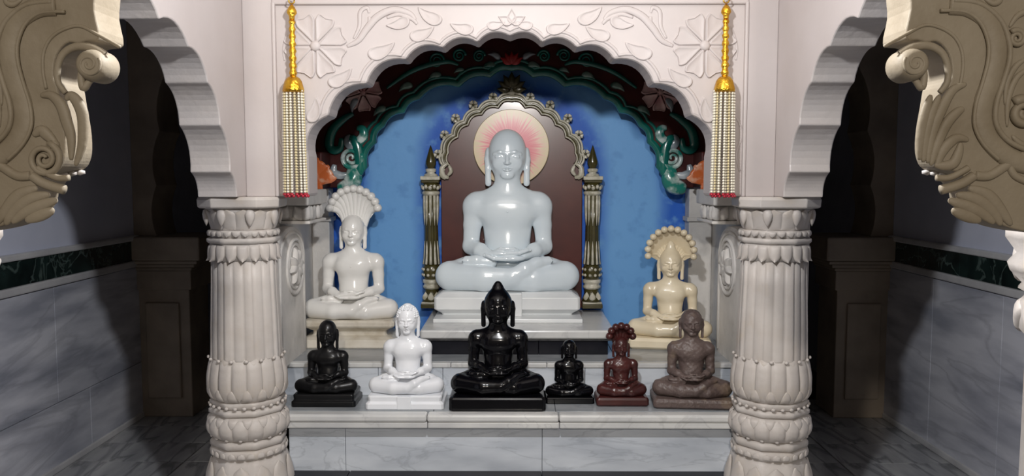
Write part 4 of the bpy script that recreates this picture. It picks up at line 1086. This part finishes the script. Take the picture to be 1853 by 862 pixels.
statue('seated_statue', 'largest pale marble seated statue in front of the round halo', 918, 571, 525, 237, Z4, (0.118, 0.3125, 0.281, 0.443, 0.19), M_STAT_MAIN, 190, M_STAT_BASE, BLOCK, flap=(-0.12, 0.09, 0.012), dy=0.69, bd=0.21)
statue('hooded_statue', 'white marble seated statue with a ribbed cobra hood, left of the blue wall', 638, 630, 575, 390, Z2, (0.114, 0.297, 0.305, 0.455, 0.2), M_STAT_WHITE, 130, M_STAT_OLDW, WAIST, basew=0.455,
       hd=dict(ribs=11, half=0.245, top=1.255, z0=1.00, lean=0.045, rad=0.042, spread=1.32, tipr=0.042))
statue('hooded_statue', 'cream marble seated statue with a scalloped hood, on the right upper step', 1214, 634, 610, 455, Z2, (0.13, 0.315, 0.315, 0.48, 0.2), M_STAT_CREAM, 120, None, CUSH, basew=0.47, rz=-0.18, ush=0.08,
       hd=dict(ribs=13, half=0.265, top=1.245, z0=0.97, lean=0.16, rad=0.034, spread=1.75, tipr=0.042))
statue('seated_statue', 'small black seated statue at the left end of the lower step', 592, 736, 711, 582, Z1, (0.13, 0.37, 0.292, 0.44, 0.19), M_STAT_MATTBLK, 110, None, STEP, basew=0.44)
statue('seated_statue', 'bright white seated statue with curled hair on the lower step', 737, 740, 713, 557, Z1, (0.121, 0.33, 0.287, 0.436, 0.19), M_STAT_BRIGHT, 120, None, STEP, basew=0.44, curls=True, flap=(-0.085, 0.075, 0.004))
statue('seated_statue', 'large glossy black seated statue with pointed head on the lower step', 901, 743, 715, 529, Z1, (0.14, 0.33, 0.295, 0.455, 0.2), M_STAT_BLACK, 130, None, SLABB, basew=0.452, ush=0.05, slim=0.98)
statue('seated_statue', 'smallest glossy black seated statue, beside the dark red one', 1030, 731, 718, 618, Z1, (0.125, 0.31, 0.268, 0.435, 0.19), M_STAT_BLACK, 100, None, SLABB, basew=0.43)
statue('hooded_statue', 'small dark red seated statue with a lobed cobra hood on the lower step', 1124, 736, 717, 612, Z1, (0.13, 0.32, 0.30, 0.43, 0.22), M_STAT_MAROON, 100, None, CUSH, basew=0.45, chest=False, rough=0.002,
       hd=dict(ribs=7, half=0.205, top=1.19, z0=0.98, lean=0.10, rad=0.066, spread=1.45, tipr=0.064))
statue('seated_statue', 'rough brown stone seated statue at the right end of the lower step', 1252, 741, 720, 565, Z1, (0.125, 0.305, 0.278, 0.458, 0.2), M_STAT_BROWN, 120, None, CUSH, basew=0.46, chest=False, rough=0.003, rz=-0.08, earw=0.8)

# ------------------------------------------------------------------ hanging tassels
YT = YF - 0.055; TS = YT / F
bead = ico((0, 0, 0), 1.0, 1)
bv = [v.co.copy() for v in bead.vertices]; bf = [tuple(p.vertices) for p in bead.polygons]
def beads(pts, r):
    v = []; f = []
    for p in pts:
        o = len(v); v += [p + c * r for c in bv]; f += [tuple(i + o for i in q) for q in bf]
    return mesh(v, f)
for px, side in ((531, 'left'), (1311, 'right')):
    p0 = at(px, 165, YT); x0 = p0.x
    def z_(py): return hz(py, YT)
    t = thing('bead_tassel', (x0, YT, z_(358)), 'gold topped tassel of pearl strands hanging %s of the altar arch' % side, 'tassel', 'hanging bead tassels')
    ring = [(x0 + 0.011 * math.cos(2 * PI * k / 20), YT, z_(1) + 0.011 * math.sin(2 * PI * k / 20)) for k in range(21)]
    link('hook', sweep(ring, 0.003, 6, up=(0, 1, 0)), M_BRASS, t, smooth=True)
    link('hook', sweep([(x0, YT, z_(-6)), (x0, YT, z_(-30)), (x0, YF, z_(-34))], 0.003, 6), M_BRASS, t, smooth=True)
    pr = [(2, 8), (5, 12), (8.5, 19), (9, 23), (5, 29), (5, 33), (4.5, 36)]
    link('gold_knob', lathe([(r * TS, z_(py)) for r, py in reversed(pr)], 16, None, (x0, YT)), M_GOLD, t, smooth=True)
    rod = [(5 + 1.2 * math.sin(k * 1.9) + 0.05 * k, 36 + k * 4) for k in range(27)]
    link('gold_handle', lathe([(r * TS, z_(py)) for r, py in reversed(rod)], 14, lambda a, z: 1 + 0.06 * math.sin(3 * a + z * 300), (x0, YT)), M_GOLD, t, smooth=True)
    pr = [(6, 138), (11, 141), (15, 147), (17, 155), (18.5, 161), (19, 166), (17, 167)]
    link('gold_cap', lathe([(r * TS, z_(py)) for r, py in reversed(pr)], 28, lambda a, z: 1 + 0.03 * math.cos(9 * a), (x0, YT)), M_GOLD, t, smooth=True)
    n = 15
    for k in range(n + 5):
        inner = k >= n
        a = 2 * PI * k / n if not inner else 2 * PI * (k - n) / 5
        r = (17.5 if not inner else 8) * TS
        bx_, by_ = x0 + r * math.cos(a), YT + r * 0.8 * math.sin(a)
        zs, ze = z_(165), z_(347); cnt = 36
        sw_ = [Vector((bx_ + 0.008 * (i / cnt) * math.cos(a) * 0.8, by_, zs + (ze - zs) * i / cnt)) for i in range(cnt + 1)]
        st = link('pearl_strand', beads(sw_, 0.0058), M_PEARL if k % 3 else M_GOLDBEAD, t, smooth=True)
        tip = sw_[-1]
        link('red_bead_tip', beads([tip + Vector((0, 0, -0.011)), tip + Vector((0.005, 0.002, -0.018))], 0.0068), M_REDBEAD, st, smooth=True)
bpy.data.meshes.remove(bead)
